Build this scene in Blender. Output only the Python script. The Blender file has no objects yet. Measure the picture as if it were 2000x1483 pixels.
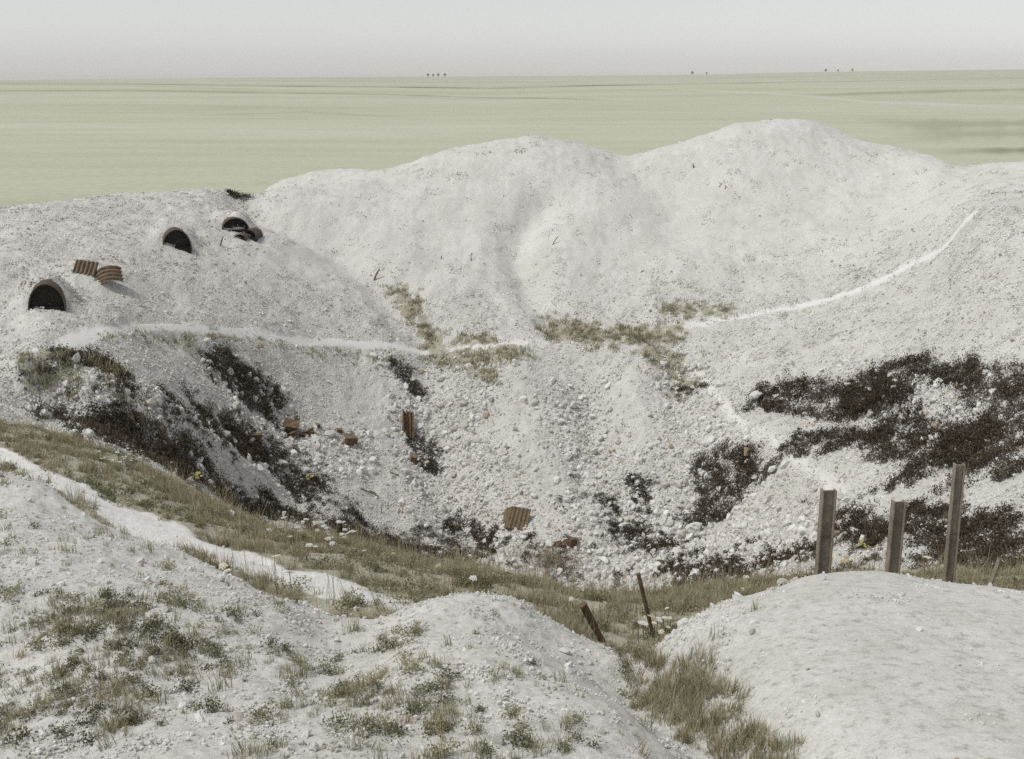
import bpy, math, random
import numpy as np
from mathutils import Vector, Matrix, Euler
from mathutils.bvhtree import BVHTree

# ------------------------------------------------------------------ camera, sky, sun, exposure
W, H, F = 2000.0, 1483.0, 2300.0            # photograph size and focal length in its pixels
HORIZON = 150.0
PITCH = math.atan((H / 2 - HORIZON) / F)
scene = bpy.context.scene
cam_data = bpy.data.cameras.new('camera')
cam = bpy.data.objects.new('camera', cam_data)
scene.collection.objects.link(cam)
cam_data.sensor_fit = 'HORIZONTAL'
cam_data.sensor_width = 36.0
cam_data.lens = 36.0 * F / W
cam_data.clip_start, cam_data.clip_end = 0.1, 20000
cam.location = (0, 0, 0)
cam.rotation_euler = (math.pi / 2 - PITCH, 0, 0)
scene.camera = cam
scene.cycles.sample_clamp_indirect = 2.0
scene.cycles.use_denoising = False            # the plate is grainy: keep the fine gravel unsmoothed

SUN_DIR = Vector((-0.46, -0.20, 0.86)).normalized()      # towards the sun: upper left
elev = math.asin(SUN_DIR.z); rot = math.atan2(SUN_DIR.x, SUN_DIR.y)
world = bpy.data.worlds.new('World'); scene.world = world; world.use_nodes = True
wn, wl = world.node_tree.nodes, world.node_tree.links
bg = wn['Background']
sky = wn.new('ShaderNodeTexSky'); sky.sky_type = 'NISHITA'; sky.sun_disc = False
sky.altitude = 0.0; sky.sun_elevation = elev; sky.sun_rotation = rot
sky.air_density = 1.0; sky.dust_density = 0.4; sky.ozone_density = 1.0
hs = wn.new('ShaderNodeHueSaturation'); hs.inputs['Saturation'].default_value = 0.20
wl.new(sky.outputs[0], hs.inputs['Color']); wl.new(hs.outputs[0], bg.inputs['Color'])
bg.inputs['Strength'].default_value = 0.075
sd = bpy.data.lights.new('sun', 'SUN'); sd.energy = 1.5; sd.angle = math.radians(10); sd.color = (1.0, 0.965, 0.91)
sun = bpy.data.objects.new('sun', sd); scene.collection.objects.link(sun)
sun.rotation_euler = (-SUN_DIR).to_track_quat('-Z', 'Y').to_euler()
vs = scene.view_settings
vs.view_transform = 'Standard'; vs.look = 'None'; vs.gamma = 1.0; vs.exposure = 0.66; vs.use_curve_mapping = False

rng = np.random.default_rng(7)
random.seed(7)
COL = scene.collection

# ------------------------------------------------------------------ pixel -> direction
cp, sp = math.cos(PITCH), math.sin(PITCH)
def ray(px, py):
    v = H / 2 - py
    return np.array([px - W / 2, F * cp + v * sp, -F * sp + v * cp])
def pt(px, py, Y):                           # the point seen at that pixel, Y metres ahead
    d = ray(px, py); return d * (Y / d[1])

# ------------------------------------------------------------------ noise
def _hash(ix, iy, seed):
    h = (ix.astype(np.int64) * 374761393 + iy.astype(np.int64) * 668265263 + seed * 974634777) & 0xffffffff
    h = ((h ^ (h >> 13)) * 1274126177) & 0xffffffff
    h = (h ^ (h >> 16)) & 0xffffffff
    return h / 4294967295.0 * 2 * math.pi
def perlin(x, y, seed=0):
    x0 = np.floor(x); y0 = np.floor(y); fx = x - x0; fy = y - y0
    def g(dx, dy):
        a = _hash(x0 + dx, y0 + dy, seed); return np.cos(a) * (fx - dx) + np.sin(a) * (fy - dy)
    ux = fx * fx * fx * (fx * (fx * 6 - 15) + 10); uy = fy * fy * fy * (fy * (fy * 6 - 15) + 10)
    a = g(0, 0) * (1 - ux) + g(1, 0) * ux; b = g(0, 1) * (1 - ux) + g(1, 1) * ux
    return (a * (1 - uy) + b * uy) * 1.5
def fbm(x, y, scale, octv=3, seed=0):
    out = 0; amp = 1.0
    for o in range(octv):
        out = out + amp * perlin(x / scale * 2 ** o + 17.3 * o, y / scale * 2 ** o - 9.1 * o, seed + o); amp *= 0.5
    return out
def sstep(a, b, x):
    t = np.clip((x - a) / (b - a), 0, 1); return t * t * (3 - 2 * t)

# ------------------------------------------------------------------ pchip (rows of xk, yk ; rows of x)
def pchip_slopes(xk, yk):
    h = np.diff(xk, axis=1); d = np.diff(yk, axis=1) / h
    m = np.zeros_like(yk); m[:, 0] = d[:, 0]; m[:, -1] = d[:, -1]
    w1 = 2 * h[:, 1:] + h[:, :-1]; w2 = h[:, 1:] + 2 * h[:, :-1]
    same = d[:, 1:] * d[:, :-1] > 0
    with np.errstate(divide='ignore', invalid='ignore'):
        hm = (w1 + w2) / (w1 / d[:, :-1] + w2 / d[:, 1:])
    m[:, 1:-1] = np.where(same, hm, 0); return m
def hermite(x, x0, x1, y0, y1, m0, m1):
    h = x1 - x0; t = (x - x0) / h
    return ((2*t**3 - 3*t**2 + 1) * y0 + (t**3 - 2*t**2 + t) * h * m0 + (-2*t**3 + 3*t**2) * y1 + (t**3 - t**2) * h * m1)
def pchip1(xk, yk, x):
    xk = np.asarray(xk, float)[None]; yk = np.asarray(yk, float)[None]
    m = pchip_slopes(xk, yk)[0]; xk = xk[0]; yk = yk[0]
    xc = np.clip(x, xk[0], xk[-1]); i = np.clip(np.searchsorted(xk, xc) - 1, 0, len(xk) - 2)
    return hermite(xc, xk[i], xk[i+1], yk[i], yk[i+1], m[i], m[i+1])

# ------------------------------------------------------------------ the lie of the land: contour lines (pixel, pixel, metres ahead)
APEX = 6.0
cv = {}
cv['near'] = [(-300,1483,4.4),(0,1483,4.2),(500,1483,4.1),(1000,1483,4.0),(1350,1483,4.0),(1700,1483,3.8),(2000,1483,3.8),(2300,1483,3.8)]
cv['mound'] = [(-300,880,10.5),(0,930,9.6),(70,950,9.2),(150,1000,8.7),(300,1060,8.2),(430,1112,7.8),(560,1162,7.5),(680,1207,7.6),(750,1204,7.4),
    (830,1167,7.2),(935,1150,7.2),(1000,1163,7.1),(1060,1198,7.0),(1170,1252,7.2),(1230,1274,7.5),(1265,1262,7.2),(1340,1217,6.8),(1480,1162,6.8),
    (1600,1127,6.9),(1700,1119,6.9),(1800,1131,6.8),(1940,1147,6.7),(2100,1165,6.6)]
cv['trail'] = [(-300,840,17),(0,893,15),(70,922,14),(150,965,13),(250,1012,12.2),(400,1070,11.3),(500,1108,10.7),(650,1145,10),(750,1172,9.6),(850,1185,9.4),
    (935,1192,9.4),(1060,1215,9.4),(1170,1248,9.3),(1230,1258,9.3),(1300,1240,9.5),(1480,1205,9.7),(1700,1185,9.7),(1940,1200,9.5),(2100,1210,9.4)]
cv['verge'] = [(-300,770,22),(0,830,18.5),(70,852,17.5),(200,892,16.5),(300,932,16),(400,985,15.3),(500,1030,15),(640,1057,14.8),(780,1090,14.5),(900,1112,14.3),
    (1000,1132,14),(1150,1165,13.6),(1300,1165,13.6),(1400,1152,13.8),(1500,1142,14),(1700,1130,14),(1940,1125,14),(2100,1118,14.5)]
cv['hollow'] = [(-300,792,26),(0,850,28),(70,866,29),(200,905,31),(300,946,33),(400,1000,36),(500,1045,40),(640,1075,43),(780,1105,45),(900,1124,46),(1000,1140,46.5),
    (1150,1168,46),(1300,1160,44.5),(1400,1152,42),(1500,1145,39),(1700,1135,32.5),(1940,1128,28),(2100,1120,25)]
cv['toe'] = [(-300,760,31),(0,820,33),(70,835,34),(200,860,35),(300,890,37),(400,930,40.5),(500,985,44),(640,1030,46),(780,1065,48),(900,1080,48.5),(1000,1087,48.5),
    (1150,1087,48.5),(1300,1082,47.5),(1400,1075,46),(1500,1060,44),(1700,1040,39),(1940,1030,33.5),(2100,1020,30)]
cv['mid'] = [(-300,720,35),(0,762,37.5),(70,776,38),(200,782,39.5),(300,800,42),(400,822,46),(500,850,49.5),(640,880,52),(780,900,53.5),(900,900,54),(1000,900,54),
    (1150,900,54),(1300,890,53.5),(1400,880,52),(1500,870,50),(1700,860,46),(1940,850,41),(2100,840,38)]
cv['path'] = [(-300,730,39),(0,708,40.5),(80,688,41),(200,648,45),(300,638,49),(380,640,51.5),(500,650,55),(650,668,58.5),(800,682,60.5),(1000,680,61.5),(1150,668,62),
    (1300,640,62.5),(1400,628,62.8),(1500,610,62.8),(1600,588,62.5),(1700,555,61.5),(1780,520,60.5),(1850,475,59.5),(1890,425,59.5),(1950,400,58),(2100,390,56)]
cv['upper'] = [(-300,580,44),(0,565,47),(70,560,48),(200,540,51.5),(345,500,58),(480,500,61.5),(650,500,66.5),(800,480,69),(1000,480,70),(1150,480,70.5),(1300,460,71.5),
    (1545,430,72),(1700,420,71),(1780,410,69.5),(1850,395,67),(1950,360,65),(2100,350,63)]
cv['crest'] = [(-300,430,58),(0,408,61),(80,402,62),(200,383,65),(300,374,68),(400,372,70.5),(465,378,72),(490,374,74),(560,347,77),(640,331,78.5),(690,332,78.5),
    (740,334,78.5),(790,322,79),(850,300,80),(950,278,81),(1040,268,81.5),(1100,273,81.5),(1150,285,81),(1220,300,80.5),(1300,287,81.5),(1380,262,82.5),(1450,240,83),
    (1545,232,83.5),(1620,248,83),(1700,278,81.5),(1780,292,79.5),(1830,312,77),(1870,327,75),(1950,317,73),(2100,305,72)]
cv['far_rise'] = [(-300,163,1500),(0,162,1500),(200,163,1500),(500,167,1450),(800,170,1400),(950,172,1380),(1150,167,1400),(1400,163,1450),(1700,158,1500),(1940,154,1500),(2300,152,1500)]
cv['skyline'] = [(-300,159,3600),(0,157,3600),(400,152.5,3600),(850,150,3600),(1350,146,3600),(1600,141,3600),(2000,136,3600),(2300,134,3600)]

ucols = np.concatenate([np.linspace(-1.5, -0.56, 26)[:-1], np.linspace(-0.56, -0.46, 24)[:-1], np.linspace(-0.46, 0.46, 720), np.linspace(0.46, 0.56, 24)[1:], np.linspace(0.56, 1.5, 26)[1:]])
NC = len(ucols)
def curve_on(name):
    p = np.array([pt(*a) for a in cv[name]]); u = p[:, 0] / (p[:, 1] + APEX)
    o = np.argsort(u); u, p = u[o], p[o]
    keep = np.concatenate([[True], np.diff(u) > 1e-5]); u, p = u[keep], p[keep]
    return pchip1(u, p[:, 1], ucols), pchip1(u, p[:, 2], ucols)
K = {n: curve_on(n) for n in cv}
FIELD_Z = -12.6
one = np.ones(NC)
names, ky, kz, sub = [], [], [], []
def knot(n, y, z, nsub):
    names.append(n); ky.append(y); kz.append(z); sub.append(nsub)
knot('start', -5 * one, -2.3 * one, 12)
knot('stand', 1.2 * one, -1.75 * one, 46)
knot('near', *K['near'], 110)
knot('mound', *K['mound'], 26)
knot('drop', K['mound'][0] + 0.34 * (K['trail'][0] - K['mound'][0]), K['mound'][1] + 0.74 * (K['trail'][1] - K['mound'][1]), 30)
knot('trail', *K['trail'], 90)
knot('verge', *K['verge'], 30)
hy = 0.55 * K['verge'][0] + 0.45 * K['hollow'][0]; hz = 0.55 * K['verge'][1] + 0.45 * K['hollow'][1] - 0.05 * (K['hollow'][0] - K['verge'][0])
knot('inner', hy, hz, 30)
knot('hollow', *K['hollow'], 24)
knot('toe', *K['toe'], 56)
knot('mid', *K['mid'], 66)
knot('path', *K['path'], 60)
knot('upper', *K['upper'], 76)
knot('crest', *K['crest'], 12)
knot('back', K['crest'][0] + 9, np.minimum(K['crest'][1] - 4.2, FIELD_Z + 4), 10)
knot('field', K['crest'][0] + 22, FIELD_Z * one, 60)
knot('field_b', 350 * one, (FIELD_Z + 0.3) * one, 60)
knot('far_rise', *K['far_rise'], 10)
knot('dip', 2100 * one, K['far_rise'][1] - 9, 10)
knot('skyline', *K['skyline'], 6)
knot('end', 4800 * one, K['skyline'][1] - 40, 0)
KY = np.array(ky).T; KZ = np.array(kz).T
for k in range(1, KY.shape[1]): KY[:, k] = np.maximum(KY[:, k], KY[:, k-1] + 0.3)
NK = len(names); IX = {n: i for i, n in enumerate(names)}
M_ = pchip_slopes(KY, KZ)
rows_s, Yr, Zr = [], [], []
for k in range(NK - 1):
    for q in range(sub[k]):
        t = q / sub[k]
        a, b = KY[:, k], KY[:, k+1]
        if k >= IX['field']:
            y = a * (b / a) ** t
        else:
            y = a + (b - a) * t
        rows_s.append(k + t); Yr.append(y); Zr.append(hermite(y, a, b, KZ[:, k], KZ[:, k+1], M_[:, k], M_[:, k+1]))
rows_s.append(NK - 1.0); Yr.append(KY[:, -1]); Zr.append(KZ[:, -1])
GY = np.array(Yr); GZ = np.array(Zr); S = np.array(rows_s); NR = len(S)
GX = ucols[None, :] * (GY + APEX)
SS = np.repeat(S[:, None], NC, 1)

def make_bvh(step=2):
    ri = np.unique(np.concatenate([np.arange(0, NR, step), [NR-1]])); ci = np.unique(np.concatenate([np.arange(0, NC, step), [NC-1]]))
    v = np.stack([GX[np.ix_(ri, ci)], GY[np.ix_(ri, ci)], GZ[np.ix_(ri, ci)]], -1).reshape(-1, 3)
    nc = len(ci); r, c = np.meshgrid(np.arange(len(ri)-1), np.arange(nc-1), indexing='ij')
    a = (r * nc + c).ravel(); f = np.stack([a, a+1, a+nc+1, a+nc], 1)
    return BVHTree.FromPolygons(v.tolist(), f.tolist())
def hit(px, py, tree=None):
    d = Vector(ray(px, py)).normalized()
    loc = (tree or BVH).ray_cast(Vector((0, 0, 0)), d)[0]
    if loc is None: loc = d * 60
    return np.array(loc)
BVH = make_bvh(3)

# ------------------------------------------------------------------ strokes drawn on the ground in world metres
def seg_dist(poly, box_pad):
    """distance in plan from every grid vertex to a polyline, only computed near it"""
    P = np.asarray(poly)[:, :2]
    lo = P.min(0) - box_pad; hi = P.max(0) + box_pad
    sel = (GX > lo[0]) & (GX < hi[0]) & (GY > lo[1]) & (GY < hi[1])
    x, y = GX[sel], GY[sel]; d = np.full(x.shape, 1e9)
    for a, b in zip(P[:-1], P[1:]):
        ab = b - a; L = max(ab @ ab, 1e-9)
        t = np.clip(((x - a[0]) * ab[0] + (y - a[1]) * ab[1]) / L, 0, 1)
        d = np.minimum(d, np.hypot(x - a[0] - t * ab[0], y - a[1] - t * ab[1]))
    if len(P) == 1: d = np.hypot(x - P[0, 0], y - P[0, 1])
    return sel, d
def world_line(pix, tree=None): return np.array([hit(x, y, tree) for x, y in pix])
def raise_ground(pix, r, dz):
    sel, d = seg_dist(world_line(pix), 2.6 * r); GZ[sel] += dz * np.exp(-(d / r) ** 2)
for pix, r, dz in [
    ([(1235,1285),(1300,1345),(1400,1420),(1500,1500)], 0.30, -0.22),              # gully between the two near mounds
    ([(1060,1215),(1130,1245),(1200,1275)], 0.45, -0.13), ([(935,1165)], 0.8, -0.06),
    ([(1062,385),(1020,440),(1004,490),(1040,570),(1085,640)], 1.0, -0.75),        # crease in the far heap
    ([(1180,420),(1120,470),(1110,560)], 1.6, 0.35),
    ([(1225,312),(1290,370),(1330,440)], 1.8, -0.6),
    ([(470,395),(560,430),(650,480),(730,540),(800,620),(845,668)], 1.5, -0.8),
    ([(640,345),(560,352),(500,372)], 1.2, -0.5),
    ([(840,750),(850,880),(890,990),(930,1050)], 1.3, -0.9),                       # gully left of the fan
    ([(1000,740),(1010,830),(1070,950),(1085,1030)], 2.3, 0.7),                    # rubble fans
    ([(1230,740),(1240,840),(1240,930)], 1.6, 0.5),
    ([(1160,780),(1180,900)], 1.2, -0.5),
    ([(1330,760),(1400,880),(1400,980)], 1.6, -0.6),
    ([(120,795),(250,840),(400,905),(560,965)], 1.3, -0.7),                        # scrub filled hollows on the left
    ([(350,800),(460,870),(600,940)], 1.0, -0.5),
    ([(420,725),(480,765),(560,820)], 0.9, -0.6),
    ([(300,790),(400,850),(520,920)], 0.8, 0.7),
    ([(60,740),(150,748),(215,785)], 1.0, 0.95),
    ([(430,740),(470,800)], 0.8, 0.4),
    ([(1500,770),(1640,800),(1800,840)], 1.2, -0.5),
    ([(1760,730),(1830,790)], 1.0, 0.3),
    ([(190,545)], 0.9, 0.3),
]: raise_ground(pix, r, dz)
for px_, py_, wpx, hpx, back in [(346,486,52,36,1.15), (92,604,62,46,1.2), (460,451,50,24,0.9), (487,463,28,15,0.6)]:    # spoil heaped over the shelters
    p = hit(px_, py_); k = np.linalg.norm(p) / F; d = np.hypot((GX - p[0] + 0.35) / (wpx * k * 0.75), (GY - p[1] - back - 0.02) / 0.85)
    GZ += 0.85 * hpx * k * np.exp(-d ** 4) * (np.abs(GX - p[0]) < 6)
BVH = make_bvh(3)

def stroke(pix, r, soft, wob=0.0, seed=3):
    m = np.zeros(GX.shape); sel, d = seg_dist(world_line(pix), r + soft + wob * 2 + 0.5)
    if wob: d = d + wob * fbm(GX[sel], GY[sel], max(r, 0.3), 3, seed)
    m[sel] = 1 - sstep(r - soft, r + soft, d); return m
def strokes(lst):
    m = np.zeros(GX.shape)
    for a in lst: m = np.maximum(m, stroke(*a))
    return m
def band(a, b, soft=0.08): return sstep(a - soft, a + soft, SS) * (1 - sstep(b - soft, b + soft, SS))

iM, iT, iV, iP, iC, iH = IX['mound'], IX['trail'], IX['verge'], IX['path'], IX['crest'], IX['hollow']
# footpaths
ring_path = strokes([([(-150,720),(0,706),(80,688),(140,664),(200,648)], 0.40, 0.10, 0.12),
    ([(200,648),(300,638),(380,640),(500,650),(650,668),(800,682),(860,683)], 0.24, 0.07, 0.07),
    ([(860,683),(960,678),(1060,670)], 0.25, 0.2, 0.2),
    ([(1300,640),(1400,628),(1500,610),(1600,588),(1700,555)], 0.27, 0.10, 0.09), ([(1700,555),(1780,520),(1850,475),(1890,425)], 0.42, 0.22, 0.2)])
side_path = np.maximum(0.85 * stroke([(1358,718),(1385,755),(1420,800),(1470,842)], 0.18, 0.10, 0.07), 0.7 * stroke([(1470,842),(1530,875),(1590,925),(1640,960)], 0.22, 0.25, 0.22))
uT = np.array([p[0] / (p[1] + APEX) for p in [pt(*a) for a in cv['trail']]])
trail_half = np.interp(ucols, [-0.6, -0.22, -0.10, -0.065], [0.80, 0.44, 0.36, 0.30])[None]
trail_d = np.abs(GY - KY[:, iT][None]) + 0.12 * fbm(GX, GY, 0.9, 3, 5)
near_trail = (1 - sstep(trail_half - 0.1, trail_half + 0.12, trail_d)) * (1 - sstep(-0.085, -0.05, GX / (GY + APEX)))
near_trail *= (SS > iM) & (SS < iV)
path_m = np.maximum(np.maximum(ring_path, side_path), near_trail)

# ground greened by turf
verge = band(iM + 0.9, iV + 0.25, 0.25) * (1 - near_trail)
g_strokes = strokes([([(800,600),(825,650),(850,672)], 0.5, 0.4, 0.6), ([(850,700),(920,705),(1000,690)], 0.8, 0.4, 0.5), ([(930,725),(965,735)], 0.45, 0.3, 0.4),
    ([(1075,648),(1160,655),(1240,660),(1310,650)], 0.8, 0.4, 0.6), ([(890,668),(960,665)], 0.4, 0.3, 0.4), ([(1270,680),(1320,715),(1340,750)], 0.8, 0.5, 0.6),
    ([(1300,605),(1420,608)], 0.5, 0.5, 0.6), ([(780,570),(800,600)], 0.6, 0.5, 0.6),
    ([(1245,1300),(1320,1360),(1400,1425),(1480,1500)], 0.13, 0.05, 0.06), ([(1235,1285),(1250,1300)], 0.12, 0.06, 0.05),
    ([(60,1290),(120,1240),(200,1215),(270,1235),(340,1280)], 0.36, 0.25, 0.35), ([(40,1390),(130,1340),(230,1370)], 0.30, 0.22, 0.3),
    ([(560,1410),(720,1370),(860,1390),(980,1440)], 0.30, 0.22, 0.25), ([(340,1330),(480,1300)], 0.12, 0.12, 0.2), ([(560,1310),(700,1270),(770,1240)], 0.1, 0.1, 0.2),
    ([(90,730),(200,720),(230,760)], 0.7, 0.4, 0.5), ([(190,668),(260,655),(380,656),(500,667),(650,686),(790,702)], 0.05, 0.25, 0.6)])
field_m = sstep(iC + 0.6, iC + 1.6, SS)
turf = np.clip(np.maximum(verge * 0.9, g_strokes), 0, 1) * (1 - near_trail) * (1 - field_m)
green = turf * (1 - 0.55 * (SS < iM + 0.8))

# scrub patches: name of place, outline stroke (pixels), radius, height
SCRUB = [
    ('sprawling in the hollow below the chalk hump at far left', [(110,800),(170,812),(250,825)], 0.95, 0.8),
    ('thick in the long hollow beside a coil of wire', [(250,825),(310,855),(390,900)], 1.15, 0.85),
    ('at the lower end of the left hollow, around pale boulders', [(150,835),(230,870),(300,895),(350,915)], 0.75, 0.55),
    ('under the bend of the footpath at far left', [(150,702),(200,718),(238,752)], 0.6, 0.5),
    ('in the upper left gully beginning under the footpath', [(415,720),(470,750),(510,785)], 0.55, 0.6),
    ('trailing down the upper left gully to the rusty boxes', [(510,785),(545,805),(562,830)], 0.5, 0.45),
    ('on the narrow middle strip between two stony ribs', [(355,805),(420,845),(480,870)], 0.6, 0.6),
    ('at the foot of the middle strip on the left slope', [(480,870),(540,905),(600,940)], 0.85, 0.65),
    ('clump of tall dead stalks rising from the grass verge', [(480,1000),(505,1000)], 0.30, 0.75),
    ('small and ragged just below the shelf turf', [(780,722),(795,745),(808,765)], 0.4, 0.45),
    ('in the gully under the folded rusty sheet', [(812,860),(838,885)], 0.45, 0.45),
    ('beside the upright brown box in the gully', [(825,905),(845,918)], 0.35, 0.35),
    ('low brown fringe behind the white umbel flowers', [(560,1015),(650,1040),(740,1060)], 0.9, 0.45),
    ('low brown fringe on the crater floor above the middle verge', [(760,1065),(860,1085),(930,1090)], 0.9, 0.4),
    ('thin patch left of the bent corrugated sheet', [(890,1035),(920,1050)], 0.5, 0.35),
    ('broad mass on the right slope with white stones through it', [(1505,775),(1600,790),(1690,800)], 0.8, 0.6),
    ('highest mass on the right slope under a white boulder', [(1690,760),(1750,755),(1815,755),(1760,800)], 1.1, 0.7),
    ('spreading down the right slope towards the tallest post', [(1700,820),(1780,850),(1850,880)], 1.2, 0.6),
    ('against the right edge of the slope', [(1915,770),(1935,850),(1960,900)], 1.1, 0.6),
    ('lower tongue under the broad right mass', [(1560,860),(1620,870),(1680,865)], 0.5, 0.35),
    ('dense and dark at the right side of the rubble fan', [(1400,920),(1420,960),(1400,985)], 0.85, 0.75),
    ('short arm right of the dense dark clump, under a tan board', [(1430,905),(1500,920)], 0.4, 0.35),
    ('between the first and second steel posts', [(1650,1020),(1710,1035)], 0.55, 0.5),
    ('behind the second steel post', [(1770,1010),(1830,1030),(1870,1050)], 0.6, 0.55),
    ('behind and right of the tallest steel post', [(1890,1050),(1930,1090),(1960,1110)], 0.8, 0.6),
    ('small and dark among the boulders right of the fan', [(1245,1040),(1285,1065)], 0.45, 0.4),
    ('low on the rubble just left of the first steel post', [(1500,1085),(1580,1085)], 0.45, 0.4),
    ('at the crater bottom beside the right mound', [(1330,1110),(1400,1125),(1470,1125)], 0.6, 0.4),
    ('small, brown, half way down the rubble fan', [(1235,940),(1255,965)], 0.35, 0.35),
    ('tiny tuft on the left ridge crest', [(455,384),(478,386)], 0.35, 0.4),
]
scrub_m = []
rag = sstep(-0.52, -0.05, fbm(GX * 0.8 + GY * 0.5, GY * 0.5 - GX * 0.3, 0.75, 4, 77))
ribs = strokes([([(50,738),(130,744),(195,772)], 0.75, 0.3, 0.3), ([(200,776),(330,803),(400,850),(450,888),(500,918)], 0.42, 0.2, 0.25), ([(430,745),(470,805),(540,850)], 0.35, 0.2, 0.25), ([(560,880),(650,930)], 0.6, 0.3, 0.3), ([(1700,830),(1560,830)], 0.35, 0.25, 0.3), ([(1800,770),(1900,820)], 0.5, 0.3, 0.4)])
rag = rag * (1 - 0.92 * ribs)
SCRUB = [(a, b, c, d * (0.62 if i < 8 else 0.75)) for i, (a, b, c, d) in enumerate(SCRUB)]
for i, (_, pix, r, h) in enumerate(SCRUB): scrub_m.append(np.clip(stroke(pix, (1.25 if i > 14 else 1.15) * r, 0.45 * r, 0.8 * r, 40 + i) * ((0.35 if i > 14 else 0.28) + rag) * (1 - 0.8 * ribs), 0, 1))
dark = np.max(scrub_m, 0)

# rubble density and loose fine fans
rub = strokes([([(860,800),(880,930),(960,1000),(1060,1070),(1180,1090)], 2.6, 1.4, 1.2), ([(1150,860),(1230,960),(1330,1010),(1380,1090)], 2.9, 1.4, 1.2), ([(1330,760),(1370,860),(1380,930)], 1.6, 0.9, 0.8),
    ([(440,745),(470,810)], 0.8, 0.4, 0.4), ([(560,840),(620,890),(690,870)], 1.3, 0.9, 0.9), ([(1400,1050),(1560,1040)], 1.5, 1.0, 0.8), ([(1720,760),(1850,840)], 1.0, 0.7, 0.6),
    ([(120,800),(90,820)], 0.8, 0.5, 0.4), ([(170,780),(300,800),(420,850),(560,920)], 0.5, 0.5, 0.4), ([(1460,780),(1560,760),(1700,720)], 0.7, 0.5, 0.5)])
fine_fan = strokes([([(1000,790),(1040,860),(1075,930),(1085,1010)], 0.95, 0.6, 0.5), ([(1235,760),(1240,850)], 1.0, 0.6, 0.4), ([(720,760),(700,800)], 1.2, 0.8, 0.5)])
heap = sstep(iP + 0.25, iP + 1.0, SS) * sstep(-0.24, -0.16, GX / (GY + APEX)) * (1 - field_m)      # smooth bare heaps beyond the shelf
# ------------------------------------------------------------------ relief
crater = band(iV + 0.1, iC + 0.9, 0.2)
near = 1 - sstep(iT - 0.3, iT + 0.4, SS)
mid_b = band(iT - 0.3, iV + 0.3, 0.2)
flat = 1 - 0.9 * path_m
GZ += crater * flat * (1 - 0.45 * heap) * (0.22 * fbm(GX, GY, 3.2, 3, 11) + 0.07 * fbm(GX, GY, 0.7, 3, 12))
GZ += crater * flat * (1 - 0.7 * heap) * (0.05 + 0.10 * rub) * np.abs(fbm(GX, GY, 0.45, 2, 13))
GZ += heap * crater * flat * 0.055 * fbm(GX + 0.6 * fbm(GX, GY, 5, 2, 25), GY * 0.2, 1.3, 3, 23)
right_m = sstep(0.085, 0.12, GX / (GY + APEX)) * near
GZ += near * (1 - 0.72 * right_m) * (0.09 * fbm(GX, GY, 1.4, 2, 14) + 0.018 * fbm(GX, GY, 0.30, 3, 15) + 0.012 * np.abs(fbm(GX, GY, 0.1, 2, 16))) * sstep(1.5, 3, GY)
GZ += mid_b * flat * (0.06 * fbm(GX, GY, 1.0, 3, 17))
GZ += field_m * 0.25 * fbm(GX, GY, 60, 3, 18) * (1 - sstep(300, 900, GY))
GZ += dark * crater * 0.10 * fbm(GX, GY, 0.5, 2, 19)
BVH = make_bvh(2)

dXc = np.gradient(np.stack([GX, GY, GZ], -1), axis=1); dXr = np.gradient(np.stack([GX, GY, GZ], -1), axis=0)
NRM = np.cross(dXc, dXr); NRM /= np.maximum(np.linalg.norm(NRM, axis=-1, keepdims=True), 1e-12)

NSM = NRM.copy()
for _ in range(10):
    for ax in (0, 1):
        q = NSM.copy(); q += np.roll(NSM, 1, ax) + np.roll(NSM, -1, ax); NSM = q / 3
NSM /= np.maximum(np.linalg.norm(NSM, axis=-1, keepdims=True), 1e-12); NSM = NSM.reshape(-1, 3)

def ground_z(x, y):
    u = x / (y + APEX); j = int(np.clip(np.searchsorted(ucols, u) - 1, 0, NC - 2)); t = (u - ucols[j]) / (ucols[j+1] - ucols[j])
    return (1-t) * np.interp(y, GY[:, j], GZ[:, j]) + t * np.interp(y, GY[:, j+1], GZ[:, j+1])
def on_ground(px, py):
    p = hit(px, py); p[2] = ground_z(p[0], p[1]); return p
def ground_n(x, y):
    e = 0.25
    n = Vector((-(ground_z(x+e, y) - ground_z(x-e, y)) / (2*e), -(ground_z(x, y+e) - ground_z(x, y-e)) / (2*e), 1)); return n.normalized()

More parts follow.
